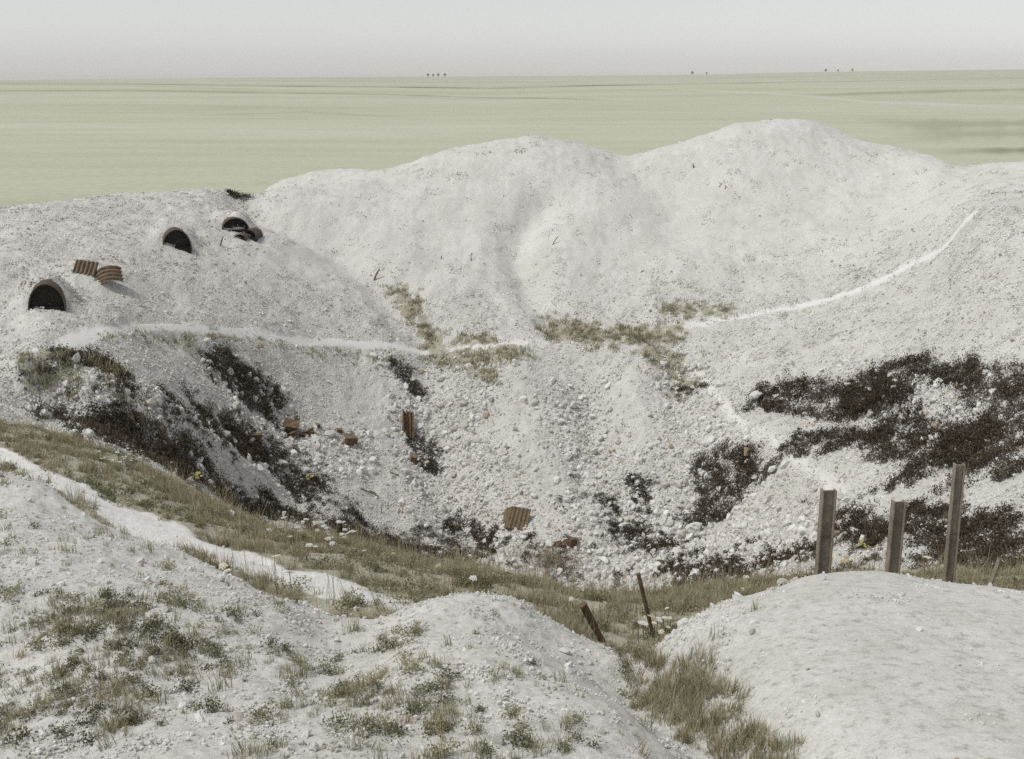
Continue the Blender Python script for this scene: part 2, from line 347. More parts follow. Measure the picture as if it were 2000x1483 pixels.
# ------------------------------------------------------------------ materials
class Mat:
    def __init__(s, name):
        s.m = bpy.data.materials.new(name); s.m.use_nodes = True; s.n = s.m.node_tree.nodes; s.l = s.m.node_tree.links
        s.b = s.n['Principled BSDF']; s.b.inputs['Specular IOR Level'].default_value = 0.2; s.b.inputs['Roughness'].default_value = 0.9
        s.tc = s.n.new('ShaderNodeTexCoord')
    def noise(s, scale, detail=4, rough=0.6, vec=None):
        t = s.n.new('ShaderNodeTexNoise'); t.inputs['Scale'].default_value = scale; t.inputs['Detail'].default_value = detail; t.inputs['Roughness'].default_value = rough
        s.l.new(vec or s.tc.outputs['Object'], t.inputs['Vector']); return t
    def ramp(s, fac, stops):
        r = s.n.new('ShaderNodeValToRGB'); s.l.new(fac, r.inputs[0]); e = r.color_ramp.elements
        while len(e) < len(stops): e.new(0.5)
        for el, (p, c) in zip(e, stops): el.position = p; el.color = (*c, 1) if len(c) == 3 else c
        return r.outputs[0]
    def mix(s, fac, a, b, mode='MIX'):
        m = s.n.new('ShaderNodeMix'); m.data_type = 'RGBA'; m.blend_type = mode
        for sock, v in ((m.inputs[0], fac), (m.inputs[6], a), (m.inputs[7], b)):
            if hasattr(v, 'links'): s.l.new(v, sock)
            else: sock.default_value = v if isinstance(v, (int, float)) else (*v, 1)
        return m.outputs[2]
    def math(s, op, a, b):
        m = s.n.new('ShaderNodeMath'); m.operation = op
        for sock, v in ((m.inputs[0], a), (m.inputs[1], b)):
            if hasattr(v, 'links'): s.l.new(v, sock)
            else: sock.default_value = v
        return m.outputs[0]
    def bump(s, h, strength, dist, prev=None):
        b = s.n.new('ShaderNodeBump'); b.inputs['Strength'].default_value = strength; b.inputs['Distance'].default_value = dist
        s.l.new(h, b.inputs['Height'])
        if prev: s.l.new(prev, b.inputs['Normal'])
        return b.outputs[0]
    def color(s, c): s.l.new(c, s.b.inputs['Base Color'])
    def normal(s, c): s.l.new(c, s.b.inputs['Normal'])

def ground_material():
    m = Mat('chalk_ground')
    at = m.n.new('ShaderNodeAttribute'); at.attribute_name = 'mask'
    sep = m.n.new('ShaderNodeSeparateColor'); m.l.new(at.outputs['Color'], sep.inputs[0])
    path, grn, drk, rubm = sep.outputs[0], sep.outputs[1], sep.outputs[2], at.outputs['Alpha']
    big = m.noise(0.35, 5, 0.6); med = m.noise(2.2, 6, 0.7); fin = m.noise(16, 6, 0.75); gr = m.noise(70, 3, 0.8)
    c = m.ramp(big.outputs[0], [(0.3, (0.70, 0.69, 0.655)), (0.7, (0.82, 0.81, 0.78))])
    c = m.mix(0.75, c, m.ramp(fin.outputs[0], [(0.32, (0.34, 0.33, 0.30)), (0.47, (0.82, 0.81, 0.79)), (0.70, (1, 1, 0.99))]), 'MULTIPLY')
    c = m.mix(0.5, c, m.ramp(gr.outputs[0], [(0.33, (0.62, 0.61, 0.60)), (0.6, (1, 1, 1))]), 'MULTIPLY')
    # thin algae and weed film on settled gravel, absent from the trodden ways
    film = m.math('MULTIPLY', m.ramp(med.outputs[0], [(0.45, (0, 0, 0)), (0.7, (0.35, 0.35, 0.35))]), m.math('SUBTRACT', 1.0, path))
    c = m.mix(film, c, (0.42, 0.42, 0.33))
    pc = m.ramp(fin.outputs[0], [(0.3, (0.66, 0.65, 0.62)), (0.6, (0.78, 0.77, 0.745))])
    c = m.mix(m.math('MULTIPLY', path, 0.7), c, pc)
    gn = m.noise(14, 8, 0.85)
    gc = m.ramp(m.noise(28, 6, 0.8).outputs[0], [(0.35, (0.17, 0.16, 0.095)), (0.5, (0.31, 0.29, 0.195)), (0.66, (0.54, 0.52, 0.43))])
    gf = m.ramp(m.math('ADD', grn, m.math('MULTIPLY', m.math('SUBTRACT', gn.outputs[0], 0.5), 1.3)), [(0.48, (0, 0, 0)), (0.85, (0.8, 0.8, 0.8))])
    c = m.mix(m.math('MULTIPLY', gf, m.math('GREATER_THAN', grn, 0.02)), c, gc)
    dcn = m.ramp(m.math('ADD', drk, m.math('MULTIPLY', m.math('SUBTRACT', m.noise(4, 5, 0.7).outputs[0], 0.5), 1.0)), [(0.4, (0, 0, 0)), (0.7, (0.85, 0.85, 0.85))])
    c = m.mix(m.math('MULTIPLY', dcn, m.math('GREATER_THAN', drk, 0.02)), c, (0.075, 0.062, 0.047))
    m.color(c)
    vor = m.n.new('ShaderNodeTexVoronoi'); vor.inputs['Scale'].default_value = 11; m.l.new(m.tc.outputs['Object'], vor.inputs['Vector'])
    n1 = m.bump(m.math('MULTIPLY', vor.outputs['Distance'], rubm), 0.5, -0.06)
    n2 = m.bump(m.math('MULTIPLY', fin.outputs[0], m.math('ADD', rubm, 0.15)), 0.6, 0.05, n1); n3 = m.bump(m.noise(160, 3, 0.8).outputs[0], 0.5, 0.008, n2)
    m.normal(n3); m.b.inputs['Roughness'].default_value = 0.95; m.b.inputs['Specular IOR Level'].default_value = 0.1
    return m.m
def field_material():
    m = Mat('dry_field')
    sep = m.n.new('ShaderNodeSeparateXYZ'); m.l.new(m.tc.outputs['Object'], sep.inputs[0])
    mp = m.n.new('ShaderNodeMapping'); mp.inputs['Scale'].default_value = (0.25, 1.0, 1); m.l.new(m.tc.outputs['Object'], mp.inputs[0])
    big = m.noise(0.006, 5, 0.6, mp.outputs[0]); med = m.noise(0.06, 6, 0.65, mp.outputs[0]); fin = m.noise(0.8, 6, 0.75)
    c = m.ramp(big.outputs[0], [(0.32, (0.46, 0.465, 0.36)), (0.5, (0.53, 0.525, 0.42)), (0.68, (0.57, 0.56, 0.465))])
    c = m.mix(0.6, c, m.ramp(med.outputs[0], [(0.3, (0.78, 0.82, 0.74)), (0.6, (1, 1, 1))]), 'MULTIPLY')
    c = m.mix(0.55, c, m.ramp(fin.outputs[0], [(0.3, (0.66, 0.68, 0.6)), (0.6, (1, 1, 1))]), 'MULTIPLY')
    at = m.n.new('ShaderNodeAttribute'); at.attribute_name = 'mask'
    sp_ = m.n.new('ShaderNodeSeparateColor'); m.l.new(at.outputs['Color'], sp_.inputs[0])
    c = m.mix(sp_.outputs[1], c, (0.26, 0.28, 0.18)); c = m.mix(sp_.outputs[0], c, (0.60, 0.59, 0.53)); c = m.mix(sp_.outputs[2], c, (0.13, 0.14, 0.085))
    m.color(c); m.normal(m.bump(fin.outputs[0], 0.5, 0.25)); m.b.inputs['Specular IOR Level'].default_value = 0.05
    return m.m
def rock_material():
    m = Mat('chalk_stone')
    oi = m.n.new('ShaderNodeObjectInfo')
    add = m.n.new('ShaderNodeVectorMath'); add.operation = 'ADD'; m.l.new(m.tc.outputs['Object'], add.inputs[0]); m.l.new(oi.outputs['Location'], add.inputs[1])
    c = m.ramp(oi.outputs['Random'], [(0.0, (0.52, 0.50, 0.45)), (0.25, (0.66, 0.65, 0.615)), (0.7, (0.77, 0.76, 0.735)), (0.97, (0.82, 0.815, 0.79)), (0.992, (0.42, 0.35, 0.27))])
    n = m.noise(3.0, 6, 0.7, add.outputs[0]); n2 = m.noise(14, 4, 0.7, add.outputs[0])
    c = m.mix(0.55, c, m.ramp(n.outputs[0], [(0.3, (0.62, 0.61, 0.56)), (0.55, (1, 1, 1))]), 'MULTIPLY')
    c = m.mix(0.3, c, m.ramp(n2.outputs[0], [(0.35, (0.6, 0.58, 0.54)), (0.55, (1, 1, 1))]), 'MULTIPLY')
    m.color(c); m.normal(m.bump(n2.outputs[0], 0.4, 0.05)); m.b.inputs['Specular IOR Level'].default_value = 0.1
    return m.m
def plant_material(name, base, tip, trans=0.25, vary=0.5):
    m = Mat(name)
    at = m.n.new('ShaderNodeAttribute'); at.attribute_name = 'along'
    oi = m.n.new('ShaderNodeObjectInfo')
    c = m.mix(at.outputs['Fac'], base, tip)
    lo = tuple(1 - vary * k for k in (0.75, 0.8, 1.0))
    v = m.n.new('ShaderNodeAttribute'); v.attribute_name = 'vary'
    c = m.mix(1.0, c, m.ramp(m.math('FRACT', m.math('ADD', oi.outputs['Random'], v.outputs['Fac']), 0), [(0, lo), (0.6, (1, 1, 1)), (1, (1.0, 0.92, 0.8))]), 'MULTIPLY')
    m.color(c); m.b.inputs['Specular IOR Level'].default_value = 0.12; m.b.inputs['Roughness'].default_value = 0.8
    tr = m.n.new('ShaderNodeBsdfTranslucent'); m.l.new(c, tr.inputs[0])
    mx = m.n.new('ShaderNodeMixShader'); mx.inputs[0].default_value = trans
    m.l.new(m.b.outputs[0], mx.inputs[1]); m.l.new(tr.outputs[0], mx.inputs[2]); m.l.new(mx.outputs[0], m.n['Material Output'].inputs[0])
    return m.m
def rust_material(name, c0, c1, c2, scale=6.0):
    m = Mat(name); oi = m.n.new('ShaderNodeObjectInfo')
    add = m.n.new('ShaderNodeVectorMath'); add.operation = 'ADD'; m.l.new(m.tc.outputs['Object'], add.inputs[0]); m.l.new(oi.outputs['Location'], add.inputs[1])
    n = m.noise(scale, 7, 0.7, add.outputs[0]); n2 = m.noise(scale * 7, 4, 0.7, add.outputs[0])
    c = m.ramp(n.outputs[0], [(0.3, c0), (0.5, c1), (0.72, c2)])
    c = m.mix(0.5, c, m.ramp(n2.outputs[0], [(0.35, (0.5, 0.48, 0.46)), (0.6, (1, 1, 1))]), 'MULTIPLY')
    m.color(c); m.normal(m.bump(n2.outputs[0], 0.5, 0.01)); m.b.inputs['Roughness'].default_value = 0.8; return m.m
def wood_material(name, c0, c1):
    m = Mat(name); mp = m.n.new('ShaderNodeMapping'); mp.inputs['Scale'].default_value = (30, 30, 2.5); m.l.new(m.tc.outputs['Object'], mp.inputs[0])
    n = m.noise(1.0, 6, 0.7, mp.outputs[0]); m.color(m.ramp(n.outputs[0], [(0.3, c0), (0.7, c1)])); m.normal(m.bump(n.outputs[0], 0.5, 0.01)); return m.m
MG, MF, MR = ground_material(), field_material(), rock_material()
M_GRASS = plant_material('dry_grass', (0.235, 0.235, 0.145), (0.49, 0.475, 0.35))
M_STRAW = plant_material('straw', (0.28, 0.25, 0.165), (0.55, 0.50, 0.37))
M_HERB = plant_material('herb_green', (0.12, 0.125, 0.07), (0.23, 0.23, 0.135))
M_SCRUB = plant_material('scrub', (0.046, 0.038, 0.027), (0.115, 0.096, 0.066), 0.15, 0.65)
M_MOSS = plant_material('dark_weed', (0.075, 0.072, 0.045), (0.20, 0.185, 0.12), 0.15, 0.6)
M_TWIG = plant_material('scrub_twig', (0.08, 0.067, 0.052), (0.24, 0.205, 0.155), 0.0, 0.6)
M_UMBEL = plant_material('umbel_white', (0.70, 0.70, 0.64), (0.80, 0.80, 0.76), 0.25, 0.12)
M_YELLOW = plant_material('flower_yellow', (0.48, 0.44, 0.17), (0.60, 0.56, 0.28), 0.25, 0.2)
M_RUST = rust_material('rusted_iron', (0.10, 0.075, 0.05), (0.20, 0.15, 0.10), (0.33, 0.26, 0.18))
M_IRON = rust_material('dull_iron', (0.14, 0.12, 0.10), (0.25, 0.215, 0.175), (0.36, 0.32, 0.27))
M_DARKIRON = rust_material('dark_iron', (0.06, 0.05, 0.04), (0.12, 0.098, 0.078), (0.24, 0.20, 0.16), 9)
M_FLANGELIT = rust_material('flange_lit', (0.17, 0.145, 0.11), (0.28, 0.245, 0.19), (0.38, 0.34, 0.28), 9)  # paler than the web: the lit flange edges are put into the colour
M_RUSTRED = rust_material('red_rust', (0.075, 0.05, 0.032), (0.16, 0.10, 0.062), (0.25, 0.165, 0.10))
M_BEAM = rust_material('weathered_beam', (0.12, 0.105, 0.08), (0.20, 0.175, 0.135), (0.31, 0.275, 0.215), 9)
M_MOUTHSHADE = rust_material('mouth_shade', (0.015, 0.013, 0.011), (0.03, 0.026, 0.02), (0.05, 0.042, 0.033))  # near-black earth: the shade inside the shelter mouths put into the colour
M_WIRE = rust_material('rusted_wire', (0.07, 0.05, 0.04), (0.13, 0.10, 0.08), (0.22, 0.19, 0.16), 20)
M_WOOD = wood_material('grey_wood', (0.12, 0.10, 0.075), (0.30, 0.26, 0.20))
M_WOODB = wood_material('brown_wood', (0.075, 0.05, 0.03), (0.20, 0.14, 0.09))
M_TAN = wood_material('tan_board', (0.34, 0.26, 0.17), (0.50, 0.40, 0.28))
M_TREE = plant_material('tree_leaf', (0.05, 0.06, 0.035), (0.09, 0.10, 0.055), 0.1)

# ------------------------------------------------------------------ object helpers
def tag(o, label=None, cat=None, group=None, kind=None):
    for k, v in (('label', label), ('category', cat), ('group', group), ('kind', kind)):
        if v: o[k] = v
    return o
def empty(name, loc, label, cat, group=None, rot=(0, 0, 0)):
    o = bpy.data.objects.new(name, None); COL.objects.link(o); o.location = loc; o.rotation_euler = rot; o.empty_display_size = 0.1
    return tag(o, label, cat, group)
def mesh_obj(name, v, f, mat, parent=None, loc=None, rot=None, smooth=False, attrs=None, link=True):
    me = bpy.data.meshes.new(name); me.from_pydata([tuple(map(float, a)) for a in v], [], [tuple(map(int, a)) for a in f]); me.validate(); me.update()
    if smooth: me.polygons.foreach_set('use_smooth', np.ones(len(me.polygons), bool))
    for an, av in (attrs or {}).items():
        a = me.attributes.new(an, 'FLOAT', 'POINT'); a.data.foreach_set('value', np.asarray(av, np.float32))
    me.materials.append(mat); o = bpy.data.objects.new(name, me)
    if link: COL.objects.link(o)
    if parent: o.parent = parent
    if loc is not None: o.location = loc
    if rot is not None: o.rotation_euler = rot
    return o
def fast_mesh(name, v, tri, mat, attrs=None):
    v = np.asarray(v, np.float32); tri = np.asarray(tri, np.int32); n = tri.shape[1]
    me = bpy.data.meshes.new(name); me.vertices.add(len(v)); me.vertices.foreach_set('co', v.ravel())
    me.loops.add(tri.size); me.loops.foreach_set('vertex_index', tri.ravel())
    me.polygons.add(len(tri)); me.polygons.foreach_set('loop_start', np.arange(0, tri.size, n, dtype=np.int32))
    me.update(calc_edges=True)
    for an, av in (attrs or {}).items():
        a = me.attributes.new(an, 'FLOAT', 'POINT'); a.data.foreach_set('value', np.asarray(av, np.float32))
    me.materials.append(mat); return me

# ------------------------------------------------------------------ the ground, cut along its own features
right_edge = 0.0935 * 1
rr, cc = np.meshgrid(np.arange(NR - 1), np.arange(NC - 1), indexing='ij')
fs = S[rr] + 1e-6; fu = 0.5 * (ucols[cc] + ucols[cc + 1])
def favg(a): return 0.25 * (a[:-1, :-1] + a[1:, :-1] + a[:-1, 1:] + a[1:, 1:])
notch_p = pt(1230, 1274, 7.5); u_notch = notch_p[0] / (notch_p[1] + APEX); sad = pt(700, 1207, 7.6); u_sad = sad[0] / (sad[1] + APEX)
region = np.full(fs.shape, 0)
region[fs >= 0] = 0
region[(fs < iM + 1)] = 1
region[(fs < iM + 1) & (fu > u_sad)] = 2
region[(fs < iM + 1) & (fu > u_notch)] = 3
region[(fs >= iM + 1) & (fs < iV + 0.5)] = 4
region[(fs >= iV + 0.5)] = 5
region[(fs >= iP)] = 6
region[(fs >= iC + 1)] = 7
region[(fs >= IX['far_rise'])] = 8
region[(favg(near_trail) > 0.5) & (region == 4)] = 9
region[(favg(ring_path) > 0.5) & ((region == 5) | (region == 6))] = 10
region[(favg(side_path) > 0.4) & (region == 5)] = 11
# far country: pale tracks, dark hedge lines, greener hollows
f_track = np.zeros(GX.shape); f_green = np.zeros(GX.shape); f_hedge = np.zeros(GX.shape)
uu = GX / (GY + APEX)
def far_line(pts, wid, arr, gain=1.0, z=None):
    """a line across the plain; its distance comes from the plain's own level"""
    P = np.array([ray(x, y) for x, y in pts]); P = P * (FIELD_Z / P[:, 2])[:, None]
    u = P[:, 0] / (P[:, 1] + APEX); yl = np.interp(uu, u, P[:, 1]); ins = (uu > u[0]) & (uu < u[-1])
    taper = sstep(u[0], u[0] + 0.08, uu) * (1 - sstep(u[-1] - 0.08, u[-1], uu))
    m = (1 - sstep(0.1 * wid, wid, np.abs(GY - yl) / yl + 0.3 * wid * fbm(uu, uu * 0, 0.03, 3, 9))) * ins * taper * (SS > iC + 1.5) * (GY < 1600)
    np.maximum(arr, m * gain, out=arr)
far_line([(-200,186),(300,184),(700,187),(1000,193),(1250,203)], 0.035, f_hedge, 0.5)
far_line([(-200,193),(500,191),(900,198)], 0.03, f_track, 0.25)
far_line([(1200,178),(1500,190),(1700,205),(2200,222)], 0.05, f_track, 0.5)
far_line([(1430,216),(1500,214),(1600,217)], 0.08, f_track, 0.35)
far_line([(1640,236),(1800,246),(2200,240)], 0.16, f_green, 0.55)
far_line([(1700,272),(1850,262),(2200,262)], 0.14, f_green, 0.5)
far_line([(1800,300),(1900,296),(2200,292)], 0.06, f_hedge, 0.65)
far_line([(1500,196),(1750,190),(2200,186)], 0.08, f_green, 0.6)
far_line([(-200,176),(200,175),(420,178),(640,180)], 0.04, f_green, 0.4)
far_line([(300,230),(600,222),(900,236)], 0.03, f_green, 0.3)
far_line([(-200,250),(150,246),(420,262)], 0.03, f_track, 0.2)
hedge_far = (1 - sstep(0.05, 0.14, np.abs(GY - KY[:, IX['far_rise']][None]) / GY)) * (0.30 + 0.45 * sstep(-0.1, 0.35, fbm(GX, GY * 0, 160, 3, 31))) * (SS > IX['field'])
f_hedge = np.maximum(f_hedge, hedge_far)
isfield = SS > iC + 0.9
V_ALL = np.stack([GX, GY, GZ], -1).reshape(-1, 3)
gravelly = np.clip(crater * (1 - 0.55 * heap) * (1 - 0.9 * path_m) + 0.25 * near * (1 - right_m), 0, 1)
mask = np.stack([np.where(isfield, f_track, path_m), np.where(isfield, f_green, green), np.where(isfield, f_hedge, dark), gravelly], -1).astype(np.float32)
N_ALL = NRM.reshape(-1, 3); MASK = mask.reshape(-1, 4)
a0 = rr * NC + cc; QUADS = np.stack([a0, a0 + 1, a0 + NC + 1, a0 + NC], -1)
def ground_piece(name, code, mat, label, cat):
    q = QUADS[region == code]; used, inv = np.unique(q, return_inverse=True); q = inv.reshape(-1, 4)
    me = fast_mesh(name, V_ALL[used], q, mat)
    a = me.attributes.new('mask', 'FLOAT_COLOR', 'POINT'); a.data.foreach_set('color', MASK[used].ravel())
    me.polygons.foreach_set('use_smooth', np.ones(len(me.polygons), bool))
    me.normals_split_custom_set_from_vertices(N_ALL[used].tolist())
    o = bpy.data.objects.new(name, me); COL.objects.link(o); tag(o, label, cat, None, 'structure'); return o
ground_piece('chalk_bank', 1, MG, 'weedy chalk bank sloping away at bottom left', 'bank')
ground_piece('chalk_mound', 2, MG, 'pointed chalk mound with thin grass at bottom centre', 'mound')
ground_piece('chalk_mound', 3, MG, 'bare white rounded chalk mound in front of the steel posts', 'mound')
ground_piece('grass_verge', 4, MG, 'grassy verge on the near lip of the crater', 'verge')
ground_piece('crater', 5, MG, 'stony white crater bowl with scrub and rubble fans', 'crater')
ground_piece('spoil_ridge', 6, MG, 'smooth white spoil heaps and ridge along the crater rim', 'ridge')
ground_piece('field', 7, MF, 'flat pale green field stretching away behind the crater rim', 'field')
ground_piece('far_hills', 8, MF, 'low hazy rise along the horizon', 'hills')
ground_piece('trail', 9, MG, 'trodden white trail crossing the grass verge at lower left', 'trail')
ground_piece('footpath', 10, MG, 'narrow white footpath curving round the shelf inside the crater', 'footpath')
ground_piece('footpath', 11, MG, 'faint short footpath running down the right slope', 'footpath')

# ------------------------------------------------------------------ instanced ground cover
def scatter_group():
    g = bpy.data.node_groups.new('scatter', 'GeometryNodeTree')
    g.interface.new_socket('Geometry', in_out='INPUT', socket_type='NodeSocketGeometry'); g.interface.new_socket('Geometry', in_out='OUTPUT', socket_type='NodeSocketGeometry')
    return g
def scatter(name, P, rotv, scl, idx, sources, label, cat):
    me = bpy.data.meshes.new(name); me.vertices.add(len(P)); me.vertices.foreach_set('co', np.asarray(P, np.float32).ravel())
    for an, dt, key, val in (('rot', 'FLOAT_VECTOR', 'vector', rotv), ('scl', 'FLOAT_VECTOR', 'vector', scl)):
        a = me.attributes.new(an, dt, 'POINT'); a.data.foreach_set(key, np.asarray(val, np.float32).ravel())
    a = me.attributes.new('idx', 'INT', 'POINT'); a.data.foreach_set('value', np.asarray(idx, np.int32))
    o = bpy.data.objects.new(name, me); COL.objects.link(o); tag(o, label, cat, None, 'stuff')
    c = bpy.data.collections.new(name + '_sources')
    for s_ in sources: c.objects.link(s_)
    g = scatter_group(); n, l = g.nodes, g.links
    gi, go = n.new('NodeGroupInput'), n.new('NodeGroupOutput')
    ci = n.new('GeometryNodeCollectionInfo'); ci.inputs['Collection'].default_value = c; ci.inputs['Separate Children'].default_value = True; ci.inputs['Reset Children'].default_value = True
    ip = n.new('GeometryNodeInstanceOnPoints'); ip.inputs['Pick Instance'].default_value = True
    def named(nm, dt):
        a = n.new('GeometryNodeInputNamedAttribute'); a.data_type = dt; a.inputs['Name'].default_value = nm
        return [s_ for s_ in a.outputs if s_.name == 'Attribute' and s_.enabled][0]
    e2r = n.new('FunctionNodeEulerToRotation'); l.new(named('rot', 'FLOAT_VECTOR'), e2r.inputs[0])
    l.new(gi.outputs[0], ip.inputs['Points']); l.new(ci.outputs[0], ip.inputs['Instance']); l.new(named('idx', 'INT'), ip.inputs['Instance Index'])
    l.new(e2r.outputs[0], ip.inputs['Rotation']); l.new(named('scl', 'FLOAT_VECTOR'), ip.inputs['Scale']); l.new(ip.outputs[0], go.inputs[0])
    md = o.modifiers.new('scatter', 'NODES'); md.node_group = g
    return o
e1 = V_ALL[QUADS[..., 1]] - V_ALL[QUADS[..., 0]]; e2 = V_ALL[QUADS[..., 3]] - V_ALL[QUADS[..., 0]]
AREA = np.linalg.norm(np.cross(e1, e2), axis=-1)
def sample(density, cap=10**9):
    """random points on the ground, density per square metre given per grid vertex"""
    w = (favg(density) * AREA).ravel(); n = int(min(rng.poisson(w.sum()), cap))
    f = np.searchsorted(np.cumsum(w), rng.random(n) * w.sum()); f = np.clip(f, 0, len(w) - 1)
    q = QUADS.reshape(-1, 4)[f]; a, b = rng.random(n)[:, None], rng.random(n)[:, None]
    P = (V_ALL[q[:, 0]] * (1-a) + V_ALL[q[:, 1]] * a) * (1-b) + (V_ALL[q[:, 3]] * (1-a) + V_ALL[q[:, 2]] * a) * b
    return P, NSM[q[:, 0]]
def rock_mesh(name, seed, sub=1, mat=MR, link=False):
    r = np.random.default_rng(seed)
    import bmesh
    bm = bmesh.new(); bmesh.ops.create_icosphere(bm, subdivisions=sub, radius=0.5)
    v = np.array([x.co for x in bm.verts]); f = [[y.index for y in x.verts] for x in bm.faces]; bm.free()
    for _ in range(7):                                           # chop flat facets off a ball
        n = r.normal(size=3); n /= np.linalg.norm(n); d = r.uniform(0.24, 0.40)
        over = v @ n - d; v = v - np.where(over > 0, over, 0)[:, None] * n
    v = v * r.uniform([0.8, 0.7, 0.55], [1.2, 1.05, 0.85]) + r.normal(0, 0.018, v.shape)
    return mesh_obj(name, v, f, mat, link=link)
rocks = [rock_mesh('gravel_rock_%d' % i, 100 + i, 1) for i in range(8)]
inview = (np.abs(GX) < 0.52 * GY + 4) & (GY > 1.0) & (GY < 95)
u_ = GX / (GY + APEX)
def rnd_rot(n): return rng.random((n, 3)) * 2 * math.pi
def stone_scatter(name, dens, smin, smax, power, label, sink=0.15):
    P, N = sample(dens * inview); n = len(P)
    s = smin * (1 - rng.random(n) * (1 - (smin / smax) ** power)) ** (-1 / power)
    P = P + N * (s * (0.5 - sink - 0.25))[:, None]
    sc = s[:, None] * rng.uniform(0.8, 1.2, (n, 3))
    scatter(name, P, rnd_rot(n), sc, rng.integers(0, 8, n), rocks, label, 'stones'); return n
def cluster_mesh(name, seed, n, R_, lo, hi):
    r = np.random.default_rng(seed); import bmesh
    bm = bmesh.new(); bmesh.ops.create_icosphere(bm, subdivisions=1, radius=0.5); v0 = np.array([x.co for x in bm.verts]); f0 = np.array([[y.index for y in x.verts] for x in bm.faces]); bm.free()
    V, Fc = [], []
    for k in range(n):
        v = v0.copy()
        for _ in range(5):
            nn = r.normal(size=3); nn /= np.linalg.norm(nn); over = v @ nn - r.uniform(0.22, 0.38); v = v - np.where(over > 0, over, 0)[:, None] * nn
        w = lo * (1 - r.random() * (1 - (lo / hi) ** 1.8)) ** (-1 / 1.8); a, q = r.random() * 6.283, R_ * math.sqrt(r.random())
        v = v * w * r.uniform(0.7, 1.25, 3) + [q * math.cos(a), q * math.sin(a), w * 0.12]; Fc.append(f0 + len(V) * len(v0)); V.append(v)
    return mesh_obj(name, np.concatenate(V), np.concatenate(Fc), MR, link=False)
clusters = [cluster_mesh('gravel_patch_%d' % i, 500 + i, 34, 0.36, 0.03, 0.11) for i in range(6)]
def cluster_scatter(name, dens, lo, hi, label):
    P, N = sample(dens * inview); n = len(P); g = rng.random(n) * 6.283
    nx = np.cos(g) * N[:, 0] + np.sin(g) * N[:, 1]; ny = -np.sin(g) * N[:, 0] + np.cos(g) * N[:, 1]
    rotv = np.stack([-np.arcsin(np.clip(ny, -1, 1)), np.arctan2(nx, N[:, 2]), g], 1); s = rng.uniform(lo, hi, n)
    scatter(name, P, rotv, np.repeat(s[:, None], 3, 1), rng.integers(0, len(clusters), n), clusters, label, 'stones'); return n
nofield = 1 - field_m; nopath = 1 - 0.93 * np.clip(path_m, 0, 1)
patch = 0.5 + 0.5 * np.clip(fbm(GX, GY, 2.5, 3, 51) * 1.6, -1, 1)
cr_d = band(iV + 0.3, iC + 0.7, 0.1) * nofield * nopath
lower = 1 - sstep(iP - 0.1, iP + 0.5, SS)
d_gravel = cr_d * (1 - 0.5 * heap) * (6 + 26 * lower * (0.35 + 0.65 * patch) + 9 * (1 - heap) * patch) * (1 - 0.8 * fine_fan) * (1 - 0.75 * heap) * (1 - 0.6 * green) * (1 - 0.5 * dark)
n1 = stone_scatter('gravel', d_gravel, 0.045, 0.30, 2.6, 'loose chalk gravel lying over the crater slopes')
c1 = cluster_scatter('gravel', cr_d * (1.6 + 3.6 * patch + 2.5 * lower) * (1 - 0.8 * heap) * (1 - 0.8 * fine_fan) * (1 - 0.5 * green), 0.6, 1.25, 'fine chalk gravel strewn over the crater slopes')
c2 = cluster_scatter('pebbles', (SS > IX['stand']) * (1 - sstep(iM + 0.5, iM + 1.0, SS)) * (1 - 0.93 * right_m) * (8 + 34 * patch), 0.12, 0.34, 'fine chalk grit strewn over the near bank and mound')
print('clusters', c1, c2)
floor_r = strokes([([(1180,1040),(1300,1090),(1420,1110),(1560,1070)], 2.0, 1.2, 0.8)])
n22 = stone_scatter('rubble', cr_d * floor_r * 5 * lower, 0.22, 0.60, 2.0, 'larger white chalk lumps on the crater floor left of the posts')
d_rub = cr_d * (rub * 34 * (1 - 0.9 * fine_fan) * (1 - 0.5 * dark) + 5.0 * dark) * lower
n2 = stone_scatter('rubble', d_rub, 0.10, 0.62, 2.0, 'broken chalk rubble piled down the fans of the crater')
d_near = (SS > IX['stand']) * (1 - sstep(iT - 0.6, iT, SS)) * (1 - 0.75 * right_m) * (90 + 260 * patch * (u_ < u_sad) + 90 * patch)
n3 = stone_scatter('pebbles', d_near, 0.008, 0.085, 2.0, 'small chalk pebbles over the near bank and mounds')
edge = np.exp(-((SS - (iM + 0.12)) / 0.12) ** 2) * 120 * (0.3 + patch)
n4 = stone_scatter('pebbles', edge, 0.02, 0.10, 1.6, 'crumbled chalk lumps along the edge of the near mounds')
d_ver = band(iM + 0.8, iV + 0.4, 0.1) * (18 + 30 * near_trail)
n5 = stone_scatter('pebbles', d_ver, 0.012, 0.10, 2.2, 'scattered chalk pebbles on the trail and verge')

